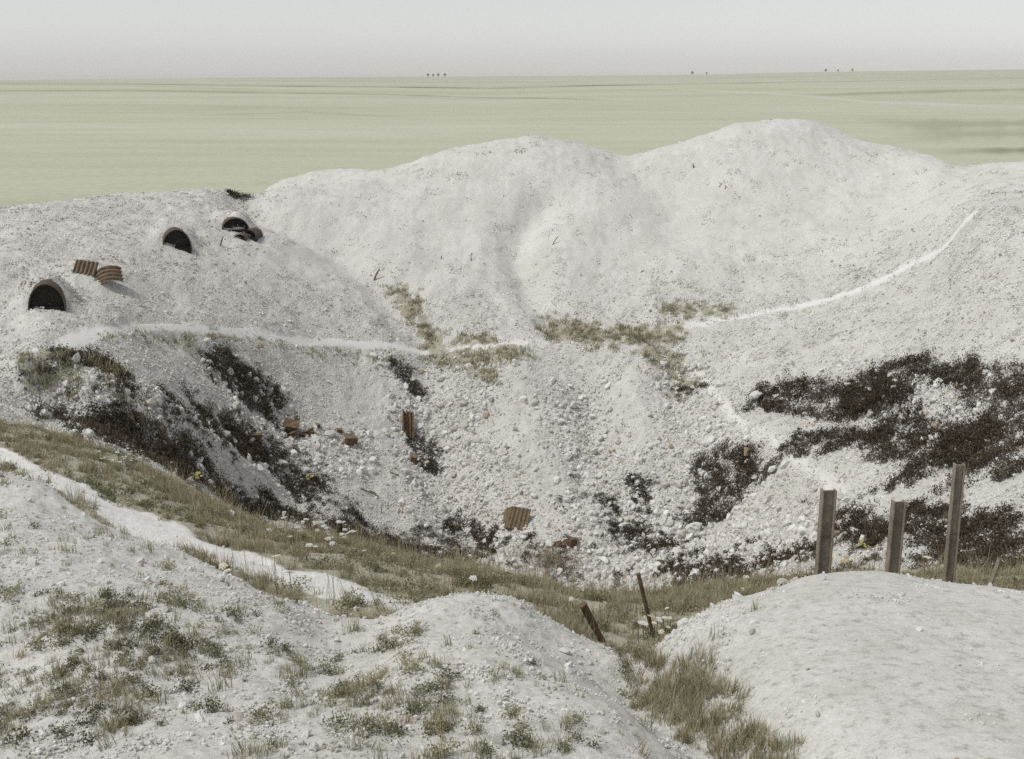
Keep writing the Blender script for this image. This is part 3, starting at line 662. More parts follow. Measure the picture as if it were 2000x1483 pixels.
# grass, herbs: tufts of bent blades
def tuft_mesh(name, seed, nb, h, spread, wid, mat, lean=0.5):
    r = np.random.default_rng(seed); v, f, al, va = [], [], [], []
    for _ in range(nb):
        a = r.uniform(0, 2*math.pi); bx, by = r.normal(0, spread, 2); hh = h * r.uniform(0.45, 1.1); ln = lean * r.uniform(0.2, 1.2) * hh
        dx, dy = math.cos(a), math.sin(a); px_, py_ = -dy * wid, dx * wid; k = len(v); rv = r.random()
        for t, ww in ((0, 1.0), (0.4, 0.85), (0.75, 0.55), (1, 0)):
            x = bx + dx * ln * t * t; y = by + dy * ln * t * t; z = hh * (t - 0.22 * lean * t * t)
            if ww: v += [(x - px_*ww, y - py_*ww, z), (x + px_*ww, y + py_*ww, z)]; al += [t, t]; va += [rv, rv]
            else: v.append((x, y, z)); al.append(t); va.append(rv)
        f += [(k, k+1, k+3, k+2), (k+2, k+3, k+5, k+4), (k+4, k+5, k+6)]
    return mesh_obj(name, v, f, mat, attrs={'along': al, 'vary': np.array(va) * 0.5}, link=False)
def herb_mesh(name, seed, n, h, mat, leaf=0.03):
    r = np.random.default_rng(seed); v, f, al, va = [], [], [], []
    for _ in range(n):
        a = r.uniform(0, 2*math.pi); e = r.uniform(0.1, 1.4); R_ = h * r.uniform(0.3, 1.0)
        c = np.array([math.cos(a)*math.cos(e), math.sin(a)*math.cos(e), math.sin(e)]) * R_ * np.array([1, 1, 0.9])
        d = r.normal(size=3); d /= np.linalg.norm(d); s_ = np.cross(d, r.normal(size=3)); s_ /= np.linalg.norm(s_); k = len(v); L = leaf * r.uniform(0.6, 1.4)
        v += [c - d*L, c + s_*L*0.45, c + d*L, c - s_*L*0.45]; f.append((k, k+1, k+2, k+3)); al += [c[2] / h] * 4; va += [r.random() * 0.5] * 4
    return mesh_obj(name, v, f, mat, attrs={'along': al, 'vary': va}, link=False)
tufts = [tuft_mesh('a_tuft_%d' % i, 200 + i, 26, 0.20, 0.035, 0.0028, M_GRASS if i % 3 else M_STRAW) for i in range(6)]
fartuft = [tuft_mesh('b_tuft_%d' % i, 230 + i, 16, 0.28, 0.10, 0.010, M_GRASS if i % 3 else M_STRAW) for i in range(5)]
herbs = [herb_mesh('c_herb_%d' % i, 260 + i, 70, 0.15, M_HERB, 0.02) for i in range(4)]
nearherbs = [herb_mesh('e_herb_%d' % i, 280 + i, 160, 0.13, M_HERB if i % 2 else M_GRASS, 0.012) for i in range(4)]
def tuft_scatter(name, dens, lo, hi, sources, label, cat='grass'):
    P, N = sample(dens * inview); n = len(P)
    rotv = np.stack([rng.normal(0, 0.15, n), rng.normal(0, 0.15, n), rng.random(n) * 6.283], 1)
    s = rng.uniform(lo, hi, n); scatter(name, P - np.array([0, 0, 0.01]), rotv, np.repeat(s[:, None], 3, 1), rng.integers(0, len(sources), n), sources, label, cat); return n
gpatch = sstep(-0.35, 0.35, fbm(GX, GY, 0.8, 3, 61))
gpatch2 = sstep(-0.5, 0.3, fbm(GX, GY, 2.4, 3, 62))
near_green = turf * (SS < iV + 0.4)
vg = band(iM + 1.0, iV + 0.2, 0.15) * (1 - near_trail)
n6 = tuft_scatter('grass', vg * (14 + 120 * gpatch * gpatch2), 0.25, 0.95, tufts, 'dry olive grass along the near verge of the crater')
stems = [tuft_mesh('f_stem_%d' % i, 320 + i, 9, 0.42, 0.05, 0.0022, M_STRAW, 0.35) for i in range(4)]
n61 = tuft_scatter('grass', vg * (3 + 11 * gpatch), 0.5, 1.2, stems, 'tall straw coloured stems standing over the verge grass')
n62 = tuft_scatter('weeds', vg * (5 + 26 * (1 - gpatch2)), 0.3, 1.2, nearherbs, 'low leafy weeds among the verge grass', 'weeds')
gstrip = stroke([(1240,1292),(1320,1355),(1400,1420),(1480,1495)], 0.10, 0.06, 0.06)
n71 = tuft_scatter('grass', gstrip * (SS < iM + 0.7) * 560, 0.25, 0.65, tufts, 'dense dark grass filling the gully between the two near mounds')
d_fg = (SS > IX['stand']) * (SS < iM + 0.7) * (near_green * 210 * (0.25 + 0.75 * gpatch) + (1 - right_m) * (4 + 22 * gpatch * gpatch2) + right_m * 0.6)
n7 = tuft_scatter('grass', d_fg, 0.15, 0.62, tufts, 'thin tufts of grass on the near bank and mounds')
n8 = tuft_scatter('grass', cr_d * green * (SS > iV + 0.3) * 16 * (0.3 + gpatch), 0.6, 1.5, fartuft, 'rough turf on the shelf and gullies inside the crater')
hp = sstep(0.1, 0.5, fbm(GX, GY, 3.5, 3, 71))
d_h = cr_d * (1 - heap * 0.96) * (0.25 + 1.4 * hp) * (1 - fine_fan) + cr_d * green * 3 + cr_d * (lower * 0.5) * hp
n9 = tuft_scatter('weeds', d_h * 1.8, 0.15, 0.85, herbs, 'small low weeds dotted over the gravel slopes', 'weeds')
dweeds = [herb_mesh('g_weed_%d' % i, 340 + i, 110, 0.30, M_SCRUB, 0.035) for i in range(4)]
rw = sstep(-0.05, 0.35, fbm(GX, GY, 1.3, 3, 72)) * strokes([([(1180,1000),(1260,1060),(1400,1110),(1480,1130),(1600,1080)], 1.6, 1.0, 0.8), ([(1640,1060),(1900,1080)], 2.0, 1.0, 0.8), ([(600,960),(700,1030),(900,1080),(1100,1110),(1300,1130)], 1.1, 0.8, 0.6), ([(150,790),(330,830),(560,930)], 1.6, 1.0, 0.8), ([(1300,700),(1350,770)], 0.8, 0.5, 0.5)])
n91 = tuft_scatter('weeds', cr_d * rw * 14, 0.25, 1.1, dweeds, 'dark dry weeds growing between the stones of the crater floor', 'weeds')
mossy = [herb_mesh('h_moss_%d' % i, 360 + i, 170, 0.16, M_MOSS, 0.014) for i in range(4)]
moss = strokes([([(50,1300),(120,1245),(210,1210),(290,1250),(330,1290)], 0.42, 0.25, 0.35), ([(30,1400),(130,1345),(240,1385)], 0.34, 0.22, 0.3)]) * (0.15 + 0.85 * gpatch)
n92 = tuft_scatter('weeds', moss * 60, 0.15, 0.55, mossy, 'broad mat of dark weeds on the bank at lower left', 'weeds')
n10 = tuft_scatter('weeds', (SS > IX['stand']) * (SS < iM + 0.8) * (1 - right_m) * (3 + 95 * near_green) * (u_ < u_notch), 0.15, 0.7, nearherbs, 'low leafy weeds on the near chalk bank', 'weeds')
print('scatter', n1, n2, n3, n4, n5, n6, n7, n8, n9, n10)

# ------------------------------------------------------------------ dark scrub patches
def scrub_patch(i):
    where, pix, r, h = SCRUB[i]; m = scrub_m[i] * (SS > iV - 0.8)
    line = world_line(pix); base = line.mean(0); base[2] = ground_z(base[0], base[1])
    P, N = sample(m * (48 + 70 * sstep(-0.3, 0.4, fbm(GX, GY, 0.9, 3, 300 + i))) * (0.35 + 0.65 * m), 7000); n = len(P)
    if n == 0: return
    r_ = np.random.default_rng(900 + i)
    root = empty('scrub_bush', base, 'dark brown scrub ' + where, 'bush', 'dark scrub in the crater')
    hh = h * r_.uniform(0.35, 1.0, n) * (0.55 + 0.45 * np.clip(fbm(P[:, 0], P[:, 1], 0.8, 2, 80 + i) + 0.5, 0, 1.2))
    # leaves: small tilted diamonds through each sprig's height
    nl = 10
    c = np.repeat(P, nl, 0); t = r_.random(n * nl); hN = np.repeat(hh, nl)
    c = c + r_.normal(0, 0.11, c.shape) * np.array([1, 1, 0.3]); c[:, 2] += hN * t
    d = r_.normal(size=c.shape); d[:, 2] = np.abs(d[:, 2]) + 0.3; d /= np.linalg.norm(d, axis=1, keepdims=True)
    s_ = np.cross(d, r_.normal(size=c.shape)); s_ /= np.linalg.norm(s_, axis=1, keepdims=True)
    L = r_.uniform(0.025, 0.065, len(c))[:, None]
    v = np.stack([c - d*L, c + s_*L*0.42, c + d*L, c - s_*L*0.42], 1).reshape(-1, 3) - base
    q = np.arange(len(v)).reshape(-1, 4)
    me = fast_mesh('foliage', v, q, M_SCRUB, {'along': np.repeat(t, 4), 'vary': np.repeat(r_.random(len(c)) * 0.5, 4)})
    o = bpy.data.objects.new('foliage', me); COL.objects.link(o); o.parent = root; o['kind'] = 'stuff'
    # stems: thin bent slivers
    k = max(20, n // 2); b = P[:k] if n >= k else P; k = len(b)
    a = r_.random(k) * 6.283; ln = hh[:k] * r_.uniform(0.2, 0.9, k); tip = b + np.stack([np.cos(a)*ln, np.sin(a)*ln, hh[:k]*1.15], 1); midp = 0.5*(b + tip) + np.array([0, 0, 0.08])
    w = np.stack([-np.sin(a), np.cos(a), 0*a], 1) * 0.009
    v = np.stack([b - w, b + w, midp + w*0.8, midp - w*0.8, tip], 1).reshape(-1, 3) - base
    j = np.arange(k)[:, None] * 5; q = np.concatenate([j + [0, 1, 2], j + [0, 2, 3], j + [3, 2, 4]])
    me = fast_mesh('stems', v, q, M_TWIG, {'along': np.tile([0, 0, 0.5, 0.5, 1.0], k), 'vary': np.repeat(r_.random(k) * 0.5, 5)})
    o = bpy.data.objects.new('stems', me); COL.objects.link(o); o.parent = root; o['kind'] = 'stuff'
for i in range(len(SCRUB)): scrub_patch(i)

# ------------------------------------------------------------------ boulders
big_rocks = [rock_mesh('boulder', 400 + i, 3).data for i in range(10)]
def boulder(px, py, size, label, group, name='chalk_boulder'):
    p = on_ground(px, py + 0.30 * size); w = size * np.linalg.norm(p) / F
    o = bpy.data.objects.new(name, random.choice(big_rocks)); COL.objects.link(o)
    o.location = (p[0], p[1], p[2] + 0.22 * w); o.scale = (w * random.uniform(0.95, 1.15), w * random.uniform(0.85, 1.1), w * random.uniform(0.85, 1.1))
    o.rotation_euler = (random.uniform(-0.5, 0.5), random.uniform(-0.5, 0.5), random.uniform(0, 6.28)); tag(o, label, 'boulder', group); return o
BL = {
 'right scrub': ('white chalk boulder showing through the dark scrub on the right slope', [(1520,774,10),(1647,787,9),(1849,839,17),(1827,828,18),(1838,802,21),(1829,754,13),(1886,846,10),(1842,883,9),(1790,735,10),(1815,870,8)]),
 'fan right': ('white chalk boulder in the rubble at the right of the fan', [(1283,998,25),(1238,932,15),(1250,976,17),(1368,861,21),(1346,913,23),(1375,924,18),(1346,1050,17),(1246,1091,15),(1283,1102,21),(1310,1020,16),(1325,985,14),(1262,1010,14),(1300,945,15),(1320,1075,17),(1330,880,13),(1295,870,12)]),
 'left hollow': ('pale chalk boulder half hidden in the dark left hollow', [(147,843,17),(204,842,11),(177,861,10),(274,897,15),(439,852,11),(444,861,9),(390,827,13),(444,887,11),(230,880,8),(330,905,9)]),
 'left rib': ('white chalk boulder on the stony rib beside the upper left gully', [(438,749,13),(459,770,15),(460,788,15),(471,807,15),(468,750,9),(450,800,9),(480,820,10)]),
 'left foot': ('white chalk boulder at the foot of the left slope', [(477,911,15),(576,884,19),(621,899,15),(560,870,12),(600,915,12),(640,905,10)]),
 'fan': ('white chalk boulder lying in the rubble fan below the shelf', [(817,882,11),(958,944,13),(1015,992,15),(874,875,19),(886,926,15),(1042,968,13),(1231,980,13),(1210,1028,19),(940,975,12),(905,950,12),(975,965,11),(1120,1010,13),(1160,1000,15),(1190,985,14),(1110,960,12),(1165,1040,14)]),
 'pit': ('white chalk boulder on the crater floor', [(994,1046,17),(1024,1049,15),(1180,1094,25),(874,1100,16),(1215,1075,16),(1150,1075,15),(1100,1085,13),(1240,1120,15),(1310,1125,16),(1060,1060,12)]),
 'posts': ('white chalk boulder on the slope behind the steel posts', [(1497,1094,19),(1568,1035,25),(1540,1060,15),(1600,1060,13),(1610,990,10),(1690,1090,10)]),
}
for k, (lab, lst) in BL.items():
    for (x, y, s) in lst: boulder(x, y, s, lab, 'chalk boulders: ' + k)
for (x, y, s, lab) in [(1742,731,16,'large white boulder at the top of the right scrub'), (1708,822,11,'round white boulder in the middle of the right scrub'), (1475,772,25,'flat pale boulder at the left tip of the right scrub'),
    (1481,902,11,'small round white boulder beside the tan board'), (1475,930,22,'pale boulder between two arms of dark scrub right of the fan'), (1357,1028,36,'largest white boulder stack right of the fan bottom'),
    (1357,1122,29,'broad white boulder low beside the grass at crater bottom'), (1705,983,21,'lone white boulder on bare gravel between the first two posts'), (1529,1135,25,'upright white boulder at the left shoulder of the bare mound'),
    (1453,1153,23,'leaning white boulder in the grass left of the bare mound'), (390,897,18,'white rounded boulder perched on a grey slab in the left scrub'), (387,912,27,'grey slab of chalk under a white boulder in the left scrub'),
    (171,845,24,'wide pale boulder among scrub at far left'), (90,809,25,'pale lump of chalk on the hump at far left edge'), (415,975,14,'pale boulder in the grass left of the dead stalks'), (447,1005,27,'long white boulder in the grass below the dead stalks'),
    (477,984,13,'small white boulder inside the clump of dead stalks'), (1138,962,22,'large angular boulder on the right half of the rubble fan'), (1006,707,20,'pale slab lying on the turf of the shelf'),
    (1015,1181,15,'chalk lump on the right shoulder of the pointed mound'), (1033,1196,13,'second chalk lump lower down the edge of the pointed mound'), (1340,1215,16,'chalk lump on the left edge of the bare mound')]:
    boulder(x, y, s, lab, None)
# medium stones of the rubble
P, N = sample(cr_d * rub * inview * (1 - fine_fan) * lower * (1 - 0.6 * dark), 10**6)
LAND = [(900,800,'at the top of the fan beside the gully'),(890,960,'at the left foot of the rubble fan'),(990,1040,'around the folded corrugated sheet'),(1110,1070,'around the brown blocks on the crater floor'),(1120,930,'half way down the middle of the fan'),
    (1240,950,'near the small brown bush on the fan'),(1290,1080,'at the right foot of the fan'),(1370,860,'right of the faint short footpath'),(1400,960,'beside the dense dark clump right of the fan'),(1500,1060,'left of the first steel post'),
    (1750,780,'among the scrub of the right slope'),(460,800,'on the rib by the upper left gully'),(620,860,'around the rusty boxes on the left slope'),(300,820,'on the ribs between the left hollows'),(120,800,'on the chalk hump at far left')]
LP = np.array([hit(x, y) for x, y, _ in LAND])
sel = rng.permutation(len(P))[:170]
for k in sel:
    w = rng.uniform(0.16, 0.34); o = bpy.data.objects.new('chalk_stone', big_rocks[rng.integers(10)]); COL.objects.link(o)
    o.location = P[k] + N[k] * w * 0.2; o.scale = w * rng.uniform(0.85, 1.2, 3); o.rotation_euler = rng.random(3) * 6.28
    ph = LAND[int(np.argmin(np.linalg.norm(LP - P[k], axis=1)))][2]
    tag(o, 'small white chalk stone ' + ph, 'stone', 'loose stones ' + ph)

# ------------------------------------------------------------------ iron posts, stakes
def box(x0, x1, y0, y1, z0, z1):
    v = [(x0,y0,z0),(x1,y0,z0),(x1,y1,z0),(x0,y1,z0),(x0,y0,z1),(x1,y0,z1),(x1,y1,z1),(x0,y1,z1)]
    return v, [(0,3,2,1),(4,5,6,7),(0,1,5,4),(1,2,6,5),(2,3,7,6),(3,0,4,7)]
def bevel(o, w):
    b = o.modifiers.new('bevel', 'BEVEL'); b.width = w; b.segments = 2; b.limit_method = 'ANGLE'
def steel_post(px, top_py, base_py, Y, width_px, label, yaw, lean, depth=0.055):
    top = pt(px, top_py, Y); w = width_px * Y / F * 1.01; bot = pt(px, base_py, Y)
    gz = ground_z(bot[0], bot[1]); L = top[2] - gz + 0.05
    root = empty('steel_post', (top[0] - lean * L, top[1], gz - 0.05), label, 'post', 'steel posts behind the bare mound', (0, lean, yaw))
    t = w * 0.13; h = w / 2
    for s_ in (-1, 1):
        v, f = box(min(s_*h, s_*(h-t)), max(s_*h, s_*(h-t)), -depth/2, depth/2, 0, L); v = [(x, y, z - (0.006 if z > 0.1 and s_ > 0 else 0)) for x, y, z in v]
        bevel(mesh_obj('flange', v, f, M_FLANGELIT, root), 0.004)
    v, f = box(-h + t + 0.0006, h - t - 0.0006, -0.008, 0.008, 0, L - 0.012); bevel(mesh_obj('web', v, f, M_BEAM, root), 0.002)
    return root
steel_post(1619, 955, 1121, 8.3, 31, 'steel post nearest the rubble, leftmost of three behind the bare mound', 0.10, 0.004)
steel_post(1756, 977, 1124, 8.2, 28, 'shortest steel post, middle of three behind the bare mound', 0.12, 0.006)
steel_post(1874, 905, 1134, 8.4, 22, 'tallest and narrowest steel post, rightmost of three behind the bare mound', 0.05, -0.006, 0.05)
def bar_between(name, a, b, r0, r1, mat, label, cat, group=None, sides=7, bendv=0.0, cap_part=None):
    a, b = np.array(a, float), np.array(b, float); n = 7; d = b - a; L = np.linalg.norm(d); d /= L
    s_ = np.cross(d, [0.3, 0.9, 0.2]); s_ /= np.linalg.norm(s_); q = np.cross(d, s_); v, f = [], []
    rr_ = np.random.default_rng(int(abs(a[0] * 1000 + a[1] * 77)) + 5)
    for k in range(n):
        t = k / (n - 1); r = (r0 + (r1 - r0) * t) * rr_.uniform(0.88, 1.1); c = d * L * t + s_ * bendv * L * math.sin(math.pi * t)
        for j in range(sides): an = 2*math.pi*j/sides; v.append(c + r * (math.cos(an)*s_ + math.sin(an)*q))
    for k in range(n-1):
        for j in range(sides): f.append((k*sides+j, k*sides+(j+1) % sides, (k+1)*sides+(j+1) % sides, (k+1)*sides+j))
    f += [tuple(reversed(range(sides))), tuple(range((n-1)*sides, n*sides))]
    o = mesh_obj(name, v, f, mat, loc=a); 
    if label: tag(o, label, cat, group)
    return o
def planted(px0, py0, px1, py1, **kw):
    """foot on the ground at the first pixel, top seen at the second at about the same distance"""
    a = on_ground(px0, py0); return a, pt(px1, py1, a[1] * kw.get('k', 1.0))
a = on_ground(1182, 1254); b = pt(1138, 1181, a[1] - 0.1); a[2] -= 0.05
bar_between('wooden_stake', a, b, 0.030, 0.034, M_WOODB, 'short brown stake leaning left in the grass between the mounds', 'stake')
a = on_ground(1276, 1246); b = pt(1243, 1121, a[1]); a[2] -= 0.05
root = empty('iron_stake', a, 'tall thin angle iron stake leaning left beside the bare mound', 'stake')
for nm, off in (('flange', (0.012, 0)), ('flange', (-0.008, 0.012))):
    d = b - a; L = np.linalg.norm(d); v, f = (box(-0.02, 0.02, -0.003, 0.003, 0, L) if off[1] == 0 else box(-0.004, 0.003, 0.0036, 0.04, 0, L))
    o = mesh_obj(nm, v, f, M_RUST, root); o.rotation_euler = Vector(d).to_track_quat('Z', 'Y').to_euler(); o.location = (off[0] if off[1] == 0 else -0.006, 0, 0)
a, b = pt(1952, 1092, 9.2), pt(1906, 1150, 8.9); b[2] = ground_z(b[0], b[1]) - 0.05
bar_between('wooden_pole', b, a, 0.022, 0.018, M_WOOD, 'weathered pole leaning right at the edge behind the bare mound', 'pole')
for (x0, y0, x1, y1, r, lab, mt) in [(730,547,741,526,0.05,'short dark forked stick standing in the gully on the far slope', M_WOODB),(1078,478,1090,462,0.03,'thin curved rod stuck in the bare heap', M_RUST),
    (430,480,436,462,0.05,'dark stake beside the arched sheet on the left ridge', M_WOODB),(745,1003,747,982,0.02,'thin upright stick on the gravel below the left slope', M_WOODB),(786,1004,787,990,0.018,'smallest upright stick near the fan foot', M_WOODB),
    (706,1018,692,1003,0.04,'dark leaning stick above the brown scrub fringe', M_WOODB),(921,510,921,494,0.025,'upright stub on the far heap', M_WOODB),(861,506,863,499,0.03,'tiny snag on the far heap', M_WOODB),
    (1247,534,1258,528,0.03,'short stick lying on the right heap', M_WOODB),(1356,328,1354,320,0.05,'dark peg high on the right heap', M_WOODB)]:
    a, b = on_ground(x0, y0), None; b = pt(x1, y1, a[1] + 0.05); a[2] -= 0.1
    bar_between('stick', a, b, r, r * 0.7, mt, lab, 'stick', None, 6, 0.05)
for (x0, y0, x1, y1, r, lab) in [(704,955,740,973,0.035,'long broken stick lying on the gravel left of the fan'),(722,960,736,968,0.03,'shorter stick lying close above the long broken one'),(762,924,779,931,0.03,'stick on the gravel below the upright brown box'),
    (1272,942,1294,947,0.03,'stick lying on the rubble above the small dark bush'),(1247,984,1262,975,0.04,'grey stick poking out of the rubble'),(1898,738,1930,768,0.035,'thin pole lying on the right slope by the edge'),(1600,815,1622,790,0.02,'thin stalk across the right scrub')]:
    a, b = on_ground(x0, y0), on_ground(x1, y1); a[2] += r * 0.6; b[2] += r * 0.9 + 0.03
    bar_between('stick', a, b, r, r * 0.8, M_WOOD if r > 0.03 else M_WOODB, lab, 'stick', None, 6, 0.03)

# ------------------------------------------------------------------ corrugated iron
def solid(o, t):
    m = o.modifiers.new('solidify', 'SOLIDIFY'); m.thickness = t; m.offset = 0
def arch(px, py, width_px, height_px, length, yaw, label, name='arched_shelter', sink=0.0, group='half-buried corrugated iron shelters'):
    p = on_ground(px, py); D = np.linalg.norm(p); w = width_px * D / F; h = height_px * D / F
    root = empty(name, (p[0], p[1], p[2] - sink), label, 'shelter', group, (0, 0, yaw))
    v, f = [], []; na, nl = 25, 60; pitch = 0.15; amp = 0.022; R_ = w / 2
    for i in range(nl + 1):
        y = i / nl * length - 0.10
        r = 1 + amp / R_ * math.sin(2*math.pi * y / pitch)
        for j in range(na):
            t = -0.12 + (math.pi + 0.24) * j / (na - 1); v.append((-R_*r*math.cos(t), y + 0.03*math.sin(3*t), h*r*math.sin(t)))
    for i in range(nl):
        for j in range(na - 1): k = i*na + j; f.append((k, k+1, k+na+1, k+na))
    o = mesh_obj('corrugated_shell', v, f, M_DARKIRON, root, smooth=True); solid(o, 0.010)
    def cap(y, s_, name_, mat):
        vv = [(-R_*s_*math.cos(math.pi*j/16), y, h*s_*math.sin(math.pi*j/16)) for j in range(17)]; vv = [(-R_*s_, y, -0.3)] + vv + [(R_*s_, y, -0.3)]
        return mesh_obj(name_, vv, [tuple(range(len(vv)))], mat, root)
    o = cap(0.20, 0.985, 'shade_wall', M_MOUTHSHADE); solid(o, 0.05)  # added near-black sheet just inside the mouth, standing in for deep shade
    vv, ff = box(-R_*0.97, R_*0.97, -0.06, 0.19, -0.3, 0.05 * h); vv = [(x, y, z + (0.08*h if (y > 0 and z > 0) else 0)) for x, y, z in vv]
    mesh_obj('shade_floor', vv, ff, M_MOUTHSHADE, root); return root  # floor strip blackened too, mouth shade put into its colour
arch(346, 486, 52, 36, 1.9, 0.38, 'rust-ribbed iron arch with black mouth, middle of the left ridge')
arch(92, 604, 62, 46, 1.9, 0.30, 'largest black-mouthed iron arch cut by the left edge')
arch(460, 451, 50, 24, 1.2, 0.35, 'open curved iron sheet forming an arch on the left ridge')
arch(487, 463, 28, 15, 1.0, -0.2, 'small half-buried iron arch right of the open curved sheet')
arch(469, 466, 20, 8, 0.8, -0.1, 'lowest sliver of buried iron arch under the open curved sheet')
def sheet(name, loc, lx, ly, pitch, amp, rot, label, fn=None, mat=None, group=None, part=False):
    """corrugated sheet, ridges along y; fn bends it"""
    nx = max(12, int(lx / pitch * 8)); ny = 18; v, f = [], []
    for j in range(ny + 1):
        for i in range(nx + 1):
            x = (i / nx - 0.5) * lx; y = (j / ny - 0.5) * ly; z = amp * math.sin(2*math.pi * x / pitch)
            v.append(fn(x, y, z) if fn else (x, y, z))
    for j in range(ny):
        for i in range(nx): k = j*(nx+1) + i; f.append((k, k+1, k+nx+2, k+nx+1))
    o = mesh_obj(name, v, f, mat or M_RUST, loc=loc, rot=rot, smooth=True); solid(o, 0.012)
    if label: tag(o, label, 'iron sheet', group)
    return o
SG = 'loose corrugated iron sheets'
p = on_ground(168, 533)
sheet('corrugated_sheet', (p[0], p[1], p[2] + 0.22), 1.0, 0.65, 0.19, 0.05, (1.0, 0.12, -0.15), 'small corrugated sheet propped on the left slope behind the curved one', None, M_RUST, SG)
p = on_ground(206, 552); Rb = 0.66
def bent(x, y, z): a = y / Rb; return (x, (Rb + z) * math.sin(a), (Rb + z) * math.cos(a) - Rb * 0.62)
sheet('corrugated_sheet', (p[0] + 0.05, p[1] + 0.2, p[2] + 0.20), 0.9, 1.45, 0.20, 0.045, (0.35, 0.75, -1.15), 'curved corrugated sheet with bright ribs on the left slope', bent, M_RUST, SG)
p = on_ground(990, 1036)
def folded(x, y, z):
    return (x, y, z) if x > -0.1 else (-0.1 + (x + 0.1) * 0.72, y * (1 + 0.3*(x+0.1)), z * 0.5 - (-(x + 0.1)) * 0.62)
sheet('corrugated_sheet', (p[0] + 0.20, p[1] + 0.05, p[2] + 0.62), 1.75, 1.05, 0.20, 0.055, (0.95, 0.0, -0.45), 'folded corrugated sheet lying in the chalk rubble at the bottom of the fan', folded, M_RUST, SG)
p = on_ground(792, 852)
def folded2(x, y, z): return (x, y, z) if x > 0.0 else (x * 0.75, y * 0.8, z * 0.6 - x * 0.7)
sheet('corrugated_sheet', (p[0], p[1] + 0.35, p[2] + 0.48), 0.85, 1.55, 0.19, 0.05, (0.80, 0.35, 0.42), 'tall folded rusty sheet standing in the gully left of the fan', folded2, M_RUSTRED, SG)
# rusty boxes and tins in the gullies
def rusty_box(px, py, wpx, hpx, yaw, tilt, label):
    p = on_ground(px, py + hpx * 0.35); D = np.linalg.norm(p); w, h = wpx * D / F, hpx * D / F
    root = empty('rusty_box', (p[0], p[1], p[2] - 0.06), label, 'box', 'rusty boxes in the rubble', (tilt, tilt * 0.6, yaw)); d = w * 0.8
    r_ = np.random.default_rng(int(px)); v, f = box(-w/2, w/2, -d/2, d/2, 0, h*0.88); v = [np.array(a) * r_.uniform(0.75, 1.1, 3) + r_.normal(0, 0.04, 3) for a in v]
    bevel(mesh_obj('body', v, f, M_RUSTRED, root), 0.02)
    v, f = box(-w*0.54, w*0.54, -d*0.54, d*0.54, h*0.90, h*1.02); v = [np.array(a) * [0.95, 0.95, 0.93] + r_.normal(0, 0.03, 3) for a in v]
    bevel(mesh_obj('lid', v, f, M_RUST, root), 0.012)
for a in [(682,861,22,22,0.4,0.25,'brown rusty box standing alone on the left slope'),(606,845,20,14,0.9,-0.3,'flattened brown box right of the rusty heap'),(567,832,28,16,0.2,0.3,'widest rusty box at the gully mouth, top of the heap'),
    (572,850,18,12,1.1,-0.2,'rusty box sunk at the bottom of the heap'),(588,848,10,10,0.3,0.4,'smallest rusty tin in the heap by the left gully'),(620,832,8,9,0.6,0.2,'little rusty tin above the flattened box'),
    (807,898,11,20,0.2,0.15,'narrow upright brown box in the gully under the folded sheet'),(1115,1056,19,19,0.7,0.3,'brown block on the crater floor right of the folded sheet'),(1092,1062,16,14,0.2,-0.4,'dark split box on the crater floor by the brown block'),
    (1100,1064,12,9,1.0,0.1,'low reddish lump between two brown boxes on the floor'),(662,840,10,9,0.5,0.3,'small rusty scrap above the lone brown box'),(500,852,18,14,0.4,0.1,'brown box buried at the head of the middle scrub strip'),
    (1285,1100,14,12,0.3,0.5,'rusty block wedged among boulders at the fan right foot')]: rusty_box(*a)
p = on_ground(1464, 890)
v, f = box(-0.26, 0.26, -0.02, 0.02, -0.21, 0.21); o = mesh_obj('board', v, f, M_TAN, loc=(p[0], p[1] + 0.05, p[2] + 0.16), rot=(-0.6, 0.2, 0.2)); bevel(o, 0.008); tag(o, 'square tan board lying on the rubble above the dark scrub', 'board')

# ------------------------------------------------------------------ coils of barbed wire
def wire_coil(px, py, rad, turns, length, yaw, label):
    p = on_ground(px, py); root = empty('barbed_wire', (p[0], p[1], p[2]), label, 'wire', 'tangles of barbed wire', (0, 0, yaw))
    r_ = np.random.default_rng(int(px)); n = turns * 14; ph = r_.random(4) * 6; pts_ = []
    for k in range(n):
        t = k / (n - 1); a = 2*math.pi*turns*t; rr_ = rad * (0.75 + 0.3*math.sin(a*0.37 + ph[0]))
        pts_.append(((t - 0.5) * length + 0.15*math.sin(a*0.5 + ph[1]), rr_*math.cos(a), max(0.02, rr_*0.8 + rr_*math.sin(a) * 0.95)))
    Q = np.array(pts_); T = np.gradient(Q, axis=0); T /= np.linalg.norm(T, axis=1, keepdims=True); A = np.cross(T, [1, 0.1, 0.05]); A /= np.linalg.norm(A, axis=1, keepdims=True); B = np.cross(T, A)
    v = np.stack([Q + 0.008*(A*math.cos(q) + B*math.sin(q)) for q in (0, 2.09, 4.19)], 1).reshape(-1, 3)
    f = [(k*3+j, k*3+(j+1) % 3, k*3+3+(j+1) % 3, k*3+3+j) for k in range(n-1) for j in range(3)]
    strand = mesh_obj('wire_strand', v, f, M_WIRE, root)
    v, f = [], []
    for k in range(2, n, 3):
        c = np.array(pts_[k])
        for _ in range(2):
            d = r_.normal(size=3); d *= 0.05 / np.linalg.norm(d); s_ = np.cross(d, r_.normal(size=3)); s_ *= 0.006 / np.linalg.norm(s_); j = len(v); v += [c - d + s_, c - d - s_, c + d]; f.append((j, j+1, j+2))
    mesh_obj('barbs', v, f, M_WIRE, strand)
